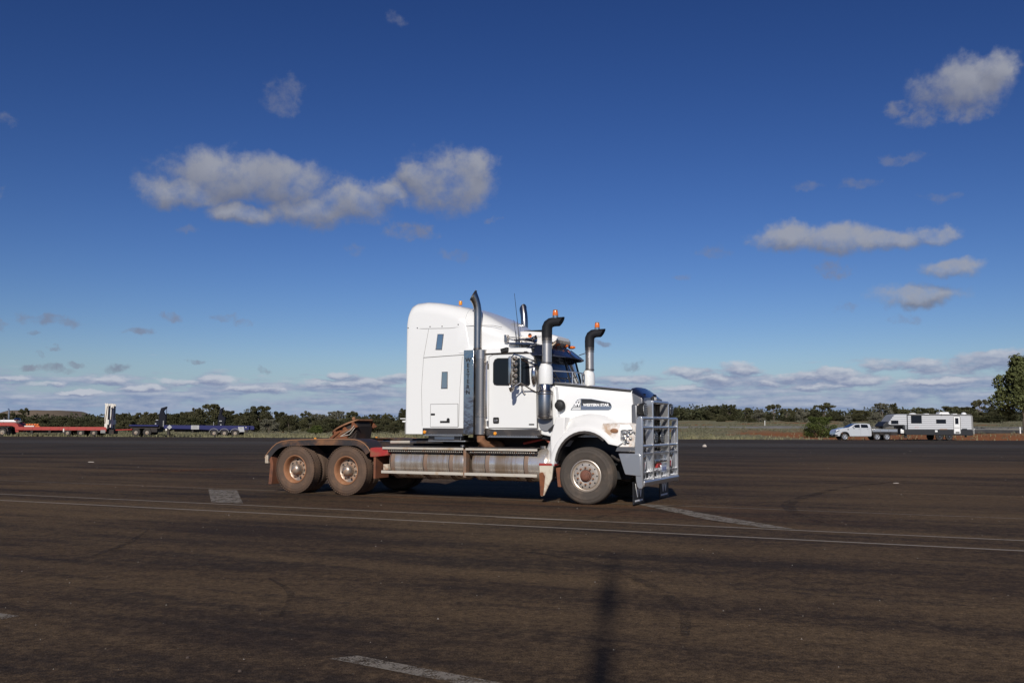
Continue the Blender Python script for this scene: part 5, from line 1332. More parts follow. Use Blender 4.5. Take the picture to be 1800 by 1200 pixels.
for k in range(9): b_.prism([(3.0 + k * 1.1, 0.80), (3.2 + k * 1.1, 0.80), (3.15 + k * 1.1, 1.12), (3.05 + k * 1.1, 1.12)], 'xz', -0.03, 0.0)
each(b_, 'side_rib', REDT, rt)
b_ = MB(); b_.box(3.4, 8.3, 0.5, 0.7, 0.42, 0.75).box(4.0, 4.3, 0.1, 0.3, 0.35, 0.75).box(6.2, 6.5, 0.1, 0.3, 0.38, 0.75).box(12.7, 14.0, 0.6, 1.9, 0.3, 0.85); each(b_, 'underframe', CHASSIS, rt)
wheel_row(rt, [8.55, 10.17, 11.78], [0.05, 2.45], 0.45, 0.42, 0.20, RIM_F)
for yy in (0.08, 1.66):                                   # two folded ramps, one on each side of the rear
    r_ = MB()
    r_.prism([(13.05, 0.90), (13.05, 3.85), (12.98, 4.02), (13.10, 4.10), (13.22, 3.98), (13.34, 4.04), (13.46, 3.90), (13.40, 0.95)], 'xz', yy, yy + 0.09)
    r_.prism([(13.05, 0.90), (13.05, 3.85), (12.98, 4.02), (13.10, 4.10), (13.22, 3.98), (13.34, 4.04), (13.46, 3.90), (13.40, 0.95)], 'xz', yy + 0.55, yy + 0.64)
    ra, rb_ = each(r_, 'ramp', RAMPW, rt, bevel=0.015)
    for k in range(9): MB().box(13.10, 13.36, yy + 0.09, yy + 0.55, 1.2 + k * 0.3, 1.30 + k * 0.3).build('ramp_bar', TIMBER, ra)
    MB().box(13.20, 13.30, yy + 0.09, yy + 0.55, 1.0, 3.8).build('ramp_timber', TIMBER, rt)
    r3 = MB(); r3.box(13.32, 13.56, yy + 0.03, yy + 0.6, 1.45, 2.05); r3.build('ramp_hinge', RAMPW, rt, 0.02)
    r4 = MB(); r4.tube([(13.12, yy - 0.03, 1.6), (13.34, yy - 0.03, 3.7)], 0.035, 6); r4.build('ramp_strut', TIMBER, rt)
b_ = MB(); b_.box(12.65, 13.25, -0.02, 0.02, 0.42, 0.80); b_.build('rear_panel', PANELG, rt)
MB().box(8.05, 8.2, -0.03, 0.1, 0.55, 0.95).build('marker_panel', RAMPW, rt)
b_ = MB(); b_.tube([(3.0, 0.6, 1.22), (4.2, 0.6, 1.22)], 0.09, 8); pp = b_.build('timber_skid', RAMPW, None); pp.location = (-63.1, 115, 0.0); tag(pp, 'pale timber skid lying on the front of the red trailer deck', 'timber')
b_ = MB()
for k in range(5): b_.tube([(3.05 + k * 0.32, 0.9, 1.36 + 0.03 * (k % 2)), (3.3 + k * 0.32, 0.9, 1.40)], 0.13, 8)
b_.box(3.0, 4.75, 0.75, 1.05, 1.12, 1.25)
pp = b_.build('load_strap_bundle', mat('orange_webbing', (0.62, 0.16, 0.04), 0.7), None, 0.01); pp.location = (-63.1, 115, 0.03); tag(pp, 'bundle of orange straps on the front of the red trailer deck', 'straps')
tk = thing('water_tank', 'white cylinder tank lying on the raised front of the red trailer', 'tank', (-63.1, 115.0, 1.66))
MB().lathe([(0, 0), (0.12, 0.02), (0.16, 0.08), (0.16, 3.5), (0.12, 3.58), (0, 3.6)], (-1.6, 0.6, 0.19), 'x', 16).build('barrel', WHITE_F, tk)
b_ = MB(); b_.ball((1.95, 0.75, 0.36), (0.42, 0.4, 0.24)).box(2.1, 2.6, 0.5, 0.9, 0.1, 0.28); each(b_, 'pump_cover', CHROME, tk)
b_ = MB(); b_.box(-1.4, 2.4, 0.5, 0.8, 0.0, 0.05).box(0.4, 0.5, 0.5, 0.9, 0.0, 0.55); each(b_, 'cradle', PANELG, tk)

# ---- the truck that pulls it, mostly outside the picture
pm = thing('road_train_truck', 'white truck with chrome stack coupled to the red low loader, cut by the picture edge', 'truck', (-66.0, 115.0, 0.0))
b_ = MB(); b_.box(-5.0, 4.1, 0.75, 1.75, 0.8, 1.05); b_.build('chassis_rail', CHASSIS, pm)
wheel_row(pm, [2.1, 3.45], [0.05, 2.45], 0.51, 0.5, 0.28, RIM_F)
b_ = MB(); b_.prism([(1.3, 0.75), (1.45, 1.08), (1.9, 1.15), (3.7, 1.15), (4.1, 1.05), (4.25, 0.45), (4.2, 0.45), (4.0, 0.98), (3.7, 1.10), (1.9, 1.10), (1.5, 1.03)], 'xz', 0.0, 0.62); b_.build('mudguard', GUARD, pm)
MB().box(4.18, 4.24, 0.0, 0.62, 0.2, 0.75).build('mud_flap', BLACK, pm)
b_ = MB(); b_.prism([(-2.2, 1.2), (-2.2, 3.2), (-1.4, 3.75), (0.4, 3.9), (0.5, 1.2)], 'xz', 0.15, 2.35); cb = b_.build('cab', W_PAINT, pm, 0.08)
b_ = MB(); b_.prism([(-4.3, 1.1), (-4.3, 2.0), (-2.2, 2.25), (-2.2, 1.1)], 'xz', 0.4, 2.1); b_.build('bonnet', W_PAINT, pm, 0.06)
MB().prism([(-2.0, 2.3), (-1.8, 3.0), (-1.1, 3.0), (-1.1, 2.3)], 'xz', 0.14, 0.3).build('side_window', GLASS, pm)
far_wheel(pm, -3.1, 0.05, 0.51, 0.33, 0.28, RIM_F)
for k, xx in enumerate((2.75, 3.22)):
    b_ = MB(); b_.tube([(xx, 0.2 + k * 1.6, 1.0), (xx, 0.2 + k * 1.6, 3.2), (xx - 0.08, 0.2 + k * 1.6, 3.42)], 0.085, 10); b_.build('exhaust_stack', CHROME, pm)
    b_ = MB()
    for q in range(7): b_.lathe([(0.09, -0.05), (0.12, -0.05), (0.12, 0.05), (0.09, 0.05)], (xx, 0.2 + k * 1.6, 1.7 + q * 0.24), 'z', 12, True)
    each(b_, 'stack_band', CHROME_D, pm)
MB().box(0.55, 1.3, 0.2, 2.3, 1.2, 2.0).build('headboard', CHROME_D, pm)

# ---- blue sidelifter trailer
bt = thing('sidelifter_trailer', 'blue container sidelifter trailer with two raised dark crane arms', 'trailer', (-42.7, 115.0, 0.0))
b_ = MB()
for y0, y1 in ((0.0, 0.14), (2.3, 2.44)): b_.prism([(0.0, 0.98), (0.0, 1.42), (10.2, 1.36), (10.45, 1.25), (10.45, 0.88), (9.6, 0.84), (5.6, 0.84), (4.0, 0.92)], 'xz', y0, y1)
b_.box(0.2, 10.2, 0.9, 1.5, 0.85, 1.25); bm = b_.build('main_beam', BLUE, bt, 0.02)
b_ = MB(); b_.box(0.4, 0.7, 0.0, 0.3, 0.1, 0.95).box(3.4, 3.6, 0.1, 2.3, 0.55, 0.95).box(10.0, 10.3, 0.05, 0.2, 0.5, 0.9).box(1.0, 7.0, 0.8, 1.6, 0.62, 0.86); each(b_, 'underframe', CHASSIS, bt)
wheel_row(bt, [6.15, 7.42, 8.74], [0.05, 2.42], 0.47, 0.42, 0.21, RIM_F)
for xx in (6.15, 7.42, 8.74):
    arc_ = [(xx + 0.62 * math.cos(R(a)), 0.44 + 0.60 * math.sin(R(a))) for a in range(10, 171, 16)]
    MB().prism(arc_ + [(xx + 0.56 * math.cos(R(a)), 0.44 + 0.54 * math.sin(R(a))) for a in range(170, 9, -16)], 'xz', -0.03, 0.45).build('mudguard', PANELG, bt)
b_ = MB(); b_.prism([(0.38, 1.17), (0.70, 1.46), (1.02, 1.17), (0.70, 0.88)], 'xz', -0.03, 0.0); b_.build('hazard_sign', PANELW, bt)
MB().box(3.35, 4.35, -0.06, 0.0, 0.90, 1.40).build('tool_box', PANELW, bt, 0.02)
b_ = MB(); b_.box(3.55, 4.15, -0.063, -0.06, 1.13, 1.17).box(3.55, 4.1, -0.063, -0.06, 1.23, 1.30).box(3.5, 4.2, -0.063, -0.06, 1.02, 1.05); each(b_, 'sign_marks', PANELG, bt)
b_ = MB(); b_.prism([(9.22, 0.72), (9.10, 1.22), (9.82, 1.24), (9.92, 0.62), (9.25, 0.60)], 'xz', -0.03, 0.02); b_.build('rear_panel', PANELW, bt)
b_ = MB(); b_.prism([(9.42, 1.05), (9.48, 1.16), (9.54, 1.05)], 'xz', -0.033, -0.03); b_.build('rear_mark', SEAL, bt)
MB().box(10.02, 10.14, -0.02, 0.0, 1.12, 1.22).build('tail_lamp', RAMPW, bt)
MB().box(0.2, 0.4, -0.02, 0.1, 0.75, 0.98).build('side_lamp', RAMPW, bt)
S_ = 7.5 * 14.26
def az_(p): return ((p[0] - 555) / S_ + 0.05, (575 - p[1]) / S_)
arm1 = [(462, 300), (488, 200), (558, 180), (562, 192), (518, 240), (535, 275), (556, 300), (556, 395), (530, 440), (505, 452), (470, 446), (480, 420)]
b_ = MB(); b_.prism([az_(p) for p in arm1], 'xz', 0.35, 0.75); b_.box(*az_((554, 400))[:1], *az_((562, 400))[:1], 0.5, 0.56, az_((0, 400))[1], az_((0, 185))[1]); b_.build('crane_arm', NAVYP, bt, 0.03)
b_ = MB(); b_.prism([az_(p) for p in ((415, 445), (420, 380), (470, 350), (490, 445))], 'xz', 0.3, 0.9); b_.build('crane_base', NAVYP, bt, 0.03)
b_ = MB(); b_.box(*az_((430, 0))[:1], *az_((460, 0))[:1], 0.25, 0.32, az_((0, 362))[1], az_((0, 352))[1]).box(*az_((420, 0))[:1], *az_((438, 0))[:1], 0.25, 0.32, az_((0, 415))[1], az_((0, 398))[1]); each(b_, 'crane_lamp', PANELW, bt)
b_ = MB(); b_.box(*az_((527, 0))[:1], *az_((540, 0))[:1], 0.2, 0.3, az_((0, 445))[1], az_((0, 365))[1]); b_.build('hydraulic_ram', PANELG, bt)
arm2 = [(1240, 440), (1245, 300), (1255, 285), (1270, 208), (1312, 188), (1300, 225), (1285, 280), (1318, 318), (1336, 312), (1338, 345), (1328, 440)]
b_ = MB(); b_.prism([az_(p) for p in arm2], 'xz', 0.35, 0.75); b_.build('crane_arm', NAVYP, bt, 0.03)
b_ = MB(); b_.box(*az_((1265, 0))[:1], *az_((1300, 0))[:1], 0.25, 0.32, az_((0, 374))[1], az_((0, 362))[1]).box(*az_((1280, 0))[:1], *az_((1296, 0))[:1], 0.25, 0.32, az_((0, 424))[1], az_((0, 410))[1]); each(b_, 'crane_lamp', PANELW, bt)
MB().box(*az_((1180, 0))[:1], *az_((1188, 0))[:1], 0.5, 0.56, 1.3, az_((0, 380))[1]).build('post', PANELG, bt)
# blue dolly under its front with red drawbar
dl = thing('converter_dolly', 'two axle blue dolly with red drawbar between the red and blue trailers', 'dolly', (-47.0, 115.0, 0.0))
b_ = MB(); b_.prism([(0.0, 1.28), (0.0, 1.46), (3.6, 1.42), (3.6, 1.26)], 'xz', 0.0, 2.4); b_.build('deck', BLUE, dl, 0.02)
b_ = MB(); b_.box(0.1, 3.7, 0.3, 2.1, 1.0, 1.26).box(2.6, 3.4, 0.2, 2.2, 0.55, 1.1); each(b_, 'underframe', CHASSIS, dl)
wheel_row(dl, [0.85, 2.22], [0.05, 2.4], 0.52, 0.45, 0.23, RIM_F)
b_ = MB(); b_.tube([(-2.2, 1.2, 0.78), (0.2, 0.7, 0.86)], 0.07, 8).tube([(-2.2, 1.2, 0.78), (0.2, 1.7, 0.86)], 0.07, 8); each(b_, 'drawbar', REDT, dl)

# ---- silver six wheel ute
ut = thing('utility_truck', 'silver dual cab ute with six wheels and a flat alloy tray', 'ute', (35.3, 102.3, 0.0))
body = [(0.0, 0.42), (0.02, 0.80), (0.06, 0.98), (0.22, 1.13), (0.80, 1.27), (1.42, 1.37), (1.90, 1.37), (3.95, 1.34), (4.0, 1.2), (4.0, 0.45), (1.6, 0.40), (1.56, 0.55), (1.48, 0.74), (1.30, 0.87), (1.06, 0.91), (0.82, 0.87), (0.64, 0.74), (0.56, 0.55), (0.54, 0.42)]
MB().prism(body, 'xz', 0.0, 1.84).build('body', SILVER, ut, 0.05, 3)
b_ = MB(); b_.loft([[(1.45, y0, 1.34), (2.20 + dx, y1, 1.74), (2.45 + dx, y1, 1.80), (2.85, y1, 1.825), (3.55, y1, 1.81), (3.86, y1, 1.74), (3.97, y0, 1.34)] for y0, y1, dx in ((0.03, 0.15, 0), (0.30, 0.34, -0.05), (1.54, 1.50, -0.05), (1.81, 1.69, 0))]); b_.build('cabin', SILVER, ut, 0.03, 2)
for poly in ([(1.86, 1.36), (2.26, 1.68), (2.74, 1.72), (2.74, 1.35)], [(2.86, 1.35), (2.86, 1.725), (3.58, 1.70), (3.66, 1.40), (3.6, 1.35)]):
    MB().loft([[(p[0], 0.03 + (p[1] - 1.34) * 0.30 - 0.012 + o_, p[1]) for p in poly] for o_ in (0, 0.06)]).build('side_window', GLASS, ut)
MB().loft([[(1.50, y_, 1.385), (2.22, y_ + (0.1 if y_ < 0.9 else -0.1), 1.755), (2.19, y_ + (0.1 if y_ < 0.9 else -0.1), 1.765), (1.47, y_, 1.395)] for y_ in (0.14, 1.70)]).build('windscreen', GLASS, ut)
b_ = MB(); b_.box(1.98, 2.12, -0.16, 0.02, 1.30, 1.46); b_.build('door_mirror', SILVER, ut, 0.03)
b_ = MB(); b_.box(1.36, 1.5, -0.012, 0.0, 1.12, 1.22); b_.build('side_vent', SEAL, ut)
b_ = MB(); b_.prism([(0.03, 0.82), (0.05, 0.98), (0.5, 1.12), (0.48, 1.0), (0.2, 0.88)], 'xz', -0.01, 0.3); b_.build('headlamp', LENS, ut)
b_ = MB(); b_.box(-0.04, 0.30, 0.0, 1.84, 0.44, 0.62); b_.build('bumper', SEAL, ut, 0.03)
MB().box(-0.055, -0.035, 0.7, 1.15, 0.5, 0.62).build('number_plate', PANELW, ut)
b_ = MB()
for xx in (2.80, 3.70): b_.box(xx - 0.004, xx + 0.004, -0.004, 0.01, 0.55, 1.33)
each(b_, 'door_gap', SEAL, ut)
b_ = MB()
for xx in (2.55, 3.48): b_.box(xx, xx + 0.14, -0.02, 0.0, 1.17, 1.21)
each(b_, 'door_handle', CHROME_D, ut)
b_ = MB(); b_.box(1.7, 3.9, -0.05, 0.1, 0.40, 0.46); b_.build('side_step', CHROME_D, ut)
tr = MB().box(4.05, 6.80, -0.05, 1.89, 0.90, 1.22).build('tray', ALLOY, ut, 0.02)
b_ = MB()
for xx in (4.08, 4.9, 5.8, 6.75): b_.box(xx, xx + 0.04, -0.065, -0.05, 0.88, 1.24)
each(b_, 'tray_post', PANELG, tr)
b_ = MB(); b_.tube([(4.08, 0.0, 1.2), (4.08, 0.0, 1.78), (4.08, 1.84, 1.78), (4.08, 1.84, 1.2)], 0.025, 6).tube([(4.08, 0.6, 1.2), (4.08, 0.6, 1.78)], 0.018, 6).tube([(4.08, 1.2, 1.2), (4.08, 1.2, 1.78)], 0.018, 6).tube([(4.08, 0, 1.5), (4.08, 1.84, 1.5)], 0.018, 6); each(b_, 'headboard', SEAL, ut)
b_ = MB(); b_.box(4.1, 6.75, 0.1, 1.7, 0.60, 0.90).box(6.1, 6.8, 0.0, 0.3, 0.55, 0.9); each(b_, 'underframe', CHASSIS, ut)
for xx in (4.59, 5.66):
    arc_ = [(xx + 0.47 * math.cos(R(a)), 0.40 + 0.47 * math.sin(R(a))) for a in range(20, 161, 14)]
    MB().prism(arc_ + [(xx + 0.43 * math.cos(R(a)), 0.40 + 0.43 * math.sin(R(a))) for a in range(160, 19, -14)], 'xz', 0.0, 0.3).build('mudguard', SEAL, ut)
ALW = mat('alloy_wheel', (0.72, 0.72, 0.74), 0.25, 0.7)
wheel_row(ut, [1.06, 4.59, 5.66], [0.03, 1.81], 0.385, 0.26, 0.255, ALW, spokes=6)
b_ = MB(); b_.tube([(4.3, 0.4, 1.26), (5.7, 0.5, 1.30)], 0.04, 6).box(5.2, 5.5, 0.75, 1.1, 1.22, 1.42); each(b_, 'hitch', SEAL, ut)

# ---- fifth wheel caravan
cv = thing('caravan', 'long white fifth wheel caravan with black lower skirt, coupled behind the ute', 'caravan', (40.55, 102.2, 0.0))
shellp = [(0.50, 1.78), (0.56, 1.90), (0.80, 2.20), (1.05, 2.55), (1.24, 2.75), (1.45, 2.83), (1.72, 2.86), (9.40, 2.83), (9.66, 2.74), (9.72, 2.6), (9.70, 1.15), (2.36, 1.17), (2.32, 1.60), (2.22, 1.66), (0.82, 1.66)]
MB().prism(shellp, 'xz', 0.0, 2.42).build('body', CLAD_G, cv, 0.05, 3)
b_ = MB(); z_ = 1.24
while z_ < 2.74:
    b_.box(2.68, 9.60, -0.022, 0.0, z_, z_ + 0.145); z_ += 0.215
z_ = 1.72
while z_ < 2.7:
    b_.box(0.62 + max(0, z_ - 1.9) * 0.78, 2.56, -0.022, 0.0, z_, z_ + 0.145); z_ += 0.215
each(b_, 'cladding_panel', CLAD, cv, smooth_deg=0)
b_ = MB(); b_.prism([(2.36, 0.62), (2.36, 1.18), (9.74, 1.16), (9.78, 0.60), (9.6, 0.54), (3.0, 0.60)], 'xz', -0.015, 2.43); b_.build('skirt', CLAD_K, cv, 0.03)
b_ = MB(); b_.prism([(0.84, 1.55), (0.70, 1.67), (2.26, 1.67), (2.36, 1.60), (2.36, 1.30), (2.12, 1.30), (2.12, 1.56)], 'xz', -0.012, 2.43); b_.build('lower_trim', CLAD_K, cv, 0.02)
b_ = MB(); b_.prism([(-0.08, 1.52), (0.06, 1.75), (0.42, 2.05), (0.54, 1.98), (0.74, 1.68), (0.6, 1.5), (0.1, 1.38)], 'xz', 0.05, 2.37); b_.build('stone_guard', CLAD_K, cv, 0.06)
b_ = MB(); b_.box(2.56, 2.66, -0.02, 0.05, 1.17, 2.80); b_.build('corner_trim', CLAD_K, cv)
b_ = MB(); b_.box(9.60, 9.74, -0.014, 0.1, 1.15, 2.72); b_.build('corner_trim', PANELG, cv)
b_ = MB(); b_.tube([(2.62, -0.06, 2.80), (9.6, -0.06, 2.78)], 0.065, 10); b_.build('awning', PANELG, cv)
b_ = MB()
for xx in (2.7, 6.3, 9.5): b_.box(xx, xx + 0.05, -0.13, 0.0, 2.70, 2.87)
each(b_, 'awning_bracket', SEAL, cv)
for (x0, x1, z0, z1) in ((0.88, 1.60, 1.80, 2.13), (3.06, 4.16, 1.88, 2.66), (5.80, 6.80, 1.86, 2.24)):
    f_ = MB().box(x0 - 0.04, x1 + 0.04, -0.035, 0.0, z0 - 0.04, z1 + 0.04).build('window_frame', SEAL, cv, 0.01)
    MB().box(x0, x1, -0.042, -0.02, z0, z1).build('window_pane', GLASS, f_)
dr = MB().box(7.68, 8.36, -0.04, 0.0, 0.74, 2.62).build('door', WHITE_F, cv, 0.02)
b_ = MB(); b_.tube([(7.66, -0.035, 0.74), (7.66, -0.035, 2.56), (7.74, -0.035, 2.64), (8.30, -0.035, 2.64), (8.39, -0.035, 2.56), (8.39, -0.035, 0.74)], 0.03, 6); b_.build('door_frame', PANELG, dr)
MB().box(7.82, 8.19, -0.05, -0.035, 1.78, 2.44).build('door_window', GLASS, dr)
MB().box(7.72, 8.28, -0.07, -0.04, 1.36, 1.41).build('door_rail', PANELG, dr)
MB().box(7.82, 8.26, -0.05, -0.035, 0.80, 0.94).build('door_vent', SEAL, dr)
wheel_row(cv, [6.10, 7.16], [-0.02, 2.44], 0.40, 0.27, 0.22, mat('black_rim', (0.03, 0.03, 0.032), 0.4), spokes=6)
b_ = MB()
for xx in (6.10, 7.16): b_.lathe([(0.08, 0.0), (0.06, -0.03), (0, -0.035)], (xx, -0.025, 0.40), 'y', 12)
each(b_, 'hub_cap', CHROME, cv)
b_ = MB(); b_.prism([(5.55, 0.62), (5.62, 0.82), (7.62, 0.82), (7.70, 0.62)], 'xz', -0.05, 0.0); b_.build('wheel_arch', CLAD_K, cv)
b_ = MB(); b_.box(6.1, 6.95, -0.05, 0.0, 1.15, 1.27); b_.build('fold_table', STRAP, cv, 0.01)
MB().box(5.60, 5.88, -0.04, 0.0, 0.90, 1.11).build('service_hatch', WHITE_F, cv, 0.02)
b_ = MB(); b_.box(8.55, 9.1, -0.03, 0.0, 1.16, 1.30); b_.build('fridge_vent', CLAD_K, cv)
b_ = MB(); b_.prism([(3.33, 1.36), (3.50, 1.44), (3.66, 1.40), (3.88, 1.46), (3.70, 1.34), (3.62, 1.26), (3.52, 1.34)], 'xz', -0.017, -0.01); b_.build('red_decal', mat('decal_red', (0.35, 0.06, 0.04), 0.5), cv)
b_ = MB()
for xx in (2.12, 2.26): b_.lathe([(0.0, 0.0), (0.10, 0.02), (0.12, 0.08), (0.12, 0.40), (0.08, 0.48), (0.03, 0.50), (0.0, 0.5)], (xx, 0.4, 0.74), 'z', 14)
each(b_, 'gas_bottle', WHITE_F, cv)
b_ = MB(); b_.box(2.36, 2.60, 0.2, 0.3, 0.25, 0.65).box(9.0, 9.2, 0.3, 0.4, 0.35, 0.6); each(b_, 'stabiliser', SEAL, cv)
b_ = MB(); b_.ball((3.6, 0.9, 2.86), (0.40, 0.40, 0.14)); b_.build('satellite_dome', WHITE_F, cv)
b_ = MB(); b_.prism([(6.45, 2.83), (6.55, 3.08), (7.50, 3.10), (7.66, 2.83)], 'xz', 0.7, 1.6); b_.build('roof_air_conditioner', WHITE_F, cv, 0.05, 2)
b_ = MB(); b_.ball((9.25, 0.9, 2.86), (0.28, 0.3, 0.22)).box(8.0, 8.5, 0.8, 1.3, 2.83, 2.92).box(4.9, 5.4, 0.8, 1.3, 2.83, 2.92); each(b_, 'roof_vent', WHITE_F, cv, bevel=0.02)
b_ = MB()
for yy in (0.5, 1.9):
    b_.tube([(9.78, yy, 0.75), (10.1, yy, 0.72), (10.12, yy, 1.25), (10.02, yy, 1.45), (9.92, yy, 1.25), (10.12, yy, 1.1), (10.22, yy, 1.3)], 0.022, 6)
b_.tube([(10.1, 0.4, 0.74), (10.1, 2.0, 0.74)], 0.022, 6).tube([(10.12, 0.4, 1.2), (10.12, 2.0, 1.2)], 0.022, 6)
each(b_, 'bicycle_rack', WHITE_F, cv)
MB().box(9.74, 9.80, 0.0, 2.4, 0.62, 2.6).build('rear_wall', PANELG, cv, 0.02)

# ---- fence, black strip, post
fn = thing('rail_fence', 'white two rail fence at the scrub edge behind the truck sleeper', 'fence', (-15.5, 130.0, 0.0))
MB().box(0.0, 7.5, 0.0, 0.12, 2.36, 2.46).build('rail', WHITE_F, fn, 0.01)
MB().box(0.32, 7.5, 0.0, 0.12, 1.92, 2.12).build('rail', WHITE_F, fn, 0.01)
for k in range(4): MB().box(0.66 + k * 2.1, 0.76 + k * 2.1, 0.12, 0.22, -0.1, 2.46).build('post', PANELG, fn)
MB().box(0.9, 7.5, 0.3, 0.7, -0.1, 1.85).build('board', mat('weathered_board', (0.10, 0.095, 0.085), 0.8), fn)
BAR = mat('black_strip', (0.02, 0.02, 0.022), 0.6, var=((0.04, 0.038, 0.036), 0.8))
br = thing('roadside_strip', 'long low black strip lying beside the far road, right of the caravan', 'barrier', (73.0, 150.0, float(H(76, 150))))
for k in range(6):  # row of low black blocks under a pale cap, beside the far road
    zz = 0.06 * math.sin(k * 1.7)
    MB().prism([(k * 2.9, 0.05 + zz * 0.5), (k * 2.9 + 2.9, 0.02 - zz * 0.4), (k * 2.9 + 2.9, 0.52 + zz), (k * 2.9 + 1.4, 0.60 - zz), (k * 2.9, 0.52 - zz)], 'xz', 0, 0.35).build('strip_segment', BAR, br, 0.03)
MB().prism([(0, 0.62), (17.4, 0.60), (17.4, 0.74), (0, 0.74)], 'xz', 0.1, 0.45).build('top_rail', mat('pale_rail', (0.20, 0.195, 0.19), 0.7), br)
gp = MB().prism([(-0.07, -0.1), (-0.09, 1.0), (0.05, 1.0), (0.10, -0.1)], 'xz', 0, 0.1).build('guide_post', WHITE_F, None, 0.01)
gp.location = (80.6, 148.5, float(H(80.6, 148.5))); tag(gp, 'short white guide post in front of the black strip', 'post')
gp2 = MB().prism([(-0.05, -0.1), (-0.05, 1.0), (0.05, 1.0), (0.05, -0.1)], 'xz', 0, 0.05).build('guide_post', WHITE_F, None, 0.01)
gp2.location = (50.0, 185.0, float(H(50, 185))); tag(gp2, 'thin white guide post in the scrub left of the silver ute', 'post')

# ---- the lamp post behind the camera whose shadow falls across the foreground
lp = thing('lamp_post', 'tall lamp post behind the viewer whose soft shadow falls on the foreground asphalt', 'lamp post', (-1.64, -12.0, 0.0))
MB().tube([(0, 0, 0), (0, 0, 9.70), (0.0, 0, 9.85), (0, 0, 12.3)], [0.10, 0.072, 0.040, 0.028], 14).build('pole', PANELG, lp)
MB().lathe([(0.04, 10.25), (0.068, 10.45), (0.072, 10.9), (0.045, 11.3)], (0, 0, 0), 'z', 14).build('collar', PANELG, lp)
MB().box(-0.2, 0.2, -0.2, 0.2, 0.0, 0.04).build('base_plate', PANELG, lp)

# ================================================================== vegetation
def leaf_mat(name, c1, c2, c3):
    m = bpy.data.materials.new(name); m.use_nodes = True
    t = m.node_tree; b = t.nodes['Principled BSDF']
    g = new(t, 'ShaderNodeNewGeometry')
    oi = new(t, 'ShaderNodeObjectInfo')
    P = g.outputs['Position']
    n = noise(t, P, 0.55, 4.0, 0.6)
    n2 = noise(t, P, 3.2, 3.0, 0.7)
    c = mix(t, smooth(t, n * 0.6 + n2 * 0.4, 0.36, 0.64), c1, c2)
    c = mix(t, V(t, oi.outputs['Random']) * 0.5, c, c3)
    put(t, b.inputs['Base Color'], c)
    b.inputs['Roughness'].default_value = 0.7
    b.inputs['Specular IOR Level'].default_value = 0.2
    return m
LEAF = {'d': leaf_mat('leaf_dark', (0.031, 0.033, 0.015), (0.058, 0.059, 0.026), (0.066, 0.060, 0.030)),
        'o': leaf_mat('leaf_olive', (0.048, 0.048, 0.021), (0.090, 0.088, 0.040), (0.085, 0.076, 0.042)),
        'p': leaf_mat('leaf_pale', (0.090, 0.086, 0.058), (0.165, 0.158, 0.118), (0.125, 0.120, 0.085)),
        'g': leaf_mat('leaf_green', (0.042, 0.056, 0.014), (0.085, 0.105, 0.026), (0.065, 0.080, 0.024)),
        't': leaf_mat('leaf_gum', (0.058, 0.070, 0.022), (0.125, 0.138, 0.050), (0.090, 0.098, 0.038))}
LEAF['u'] = LEAF['o']; LEAF['w'] = LEAF['p']
BARK = mat('bark', (0.10, 0.078, 0.060), 0.9, var=((0.17, 0.14, 0.11), 2.0), bump=(12, 0.4, 0.02))

def leaf_quads(C, S, r):
    """random leaf-sized quads around points C (N,3), half size S (N,)"""
    N = len(C)
    a = r.normal(size=(N, 3)); a /= np.linalg.norm(a, axis=1)[:, None]
    b_ = r.normal(size=(N, 3)); b_ -= (b_ * a).sum(1)[:, None] * a; b_ /= np.linalg.norm(b_, axis=1)[:, None]
    A = a * S[:, None]; B = b_ * (S * 0.62)[:, None]
    v = np.stack([C - A, C + B * 0.9 - A * 0.1, C + A, C - B], 1).reshape(-1, 3)
    return v, np.arange(4 * N).reshape(-1, 4)

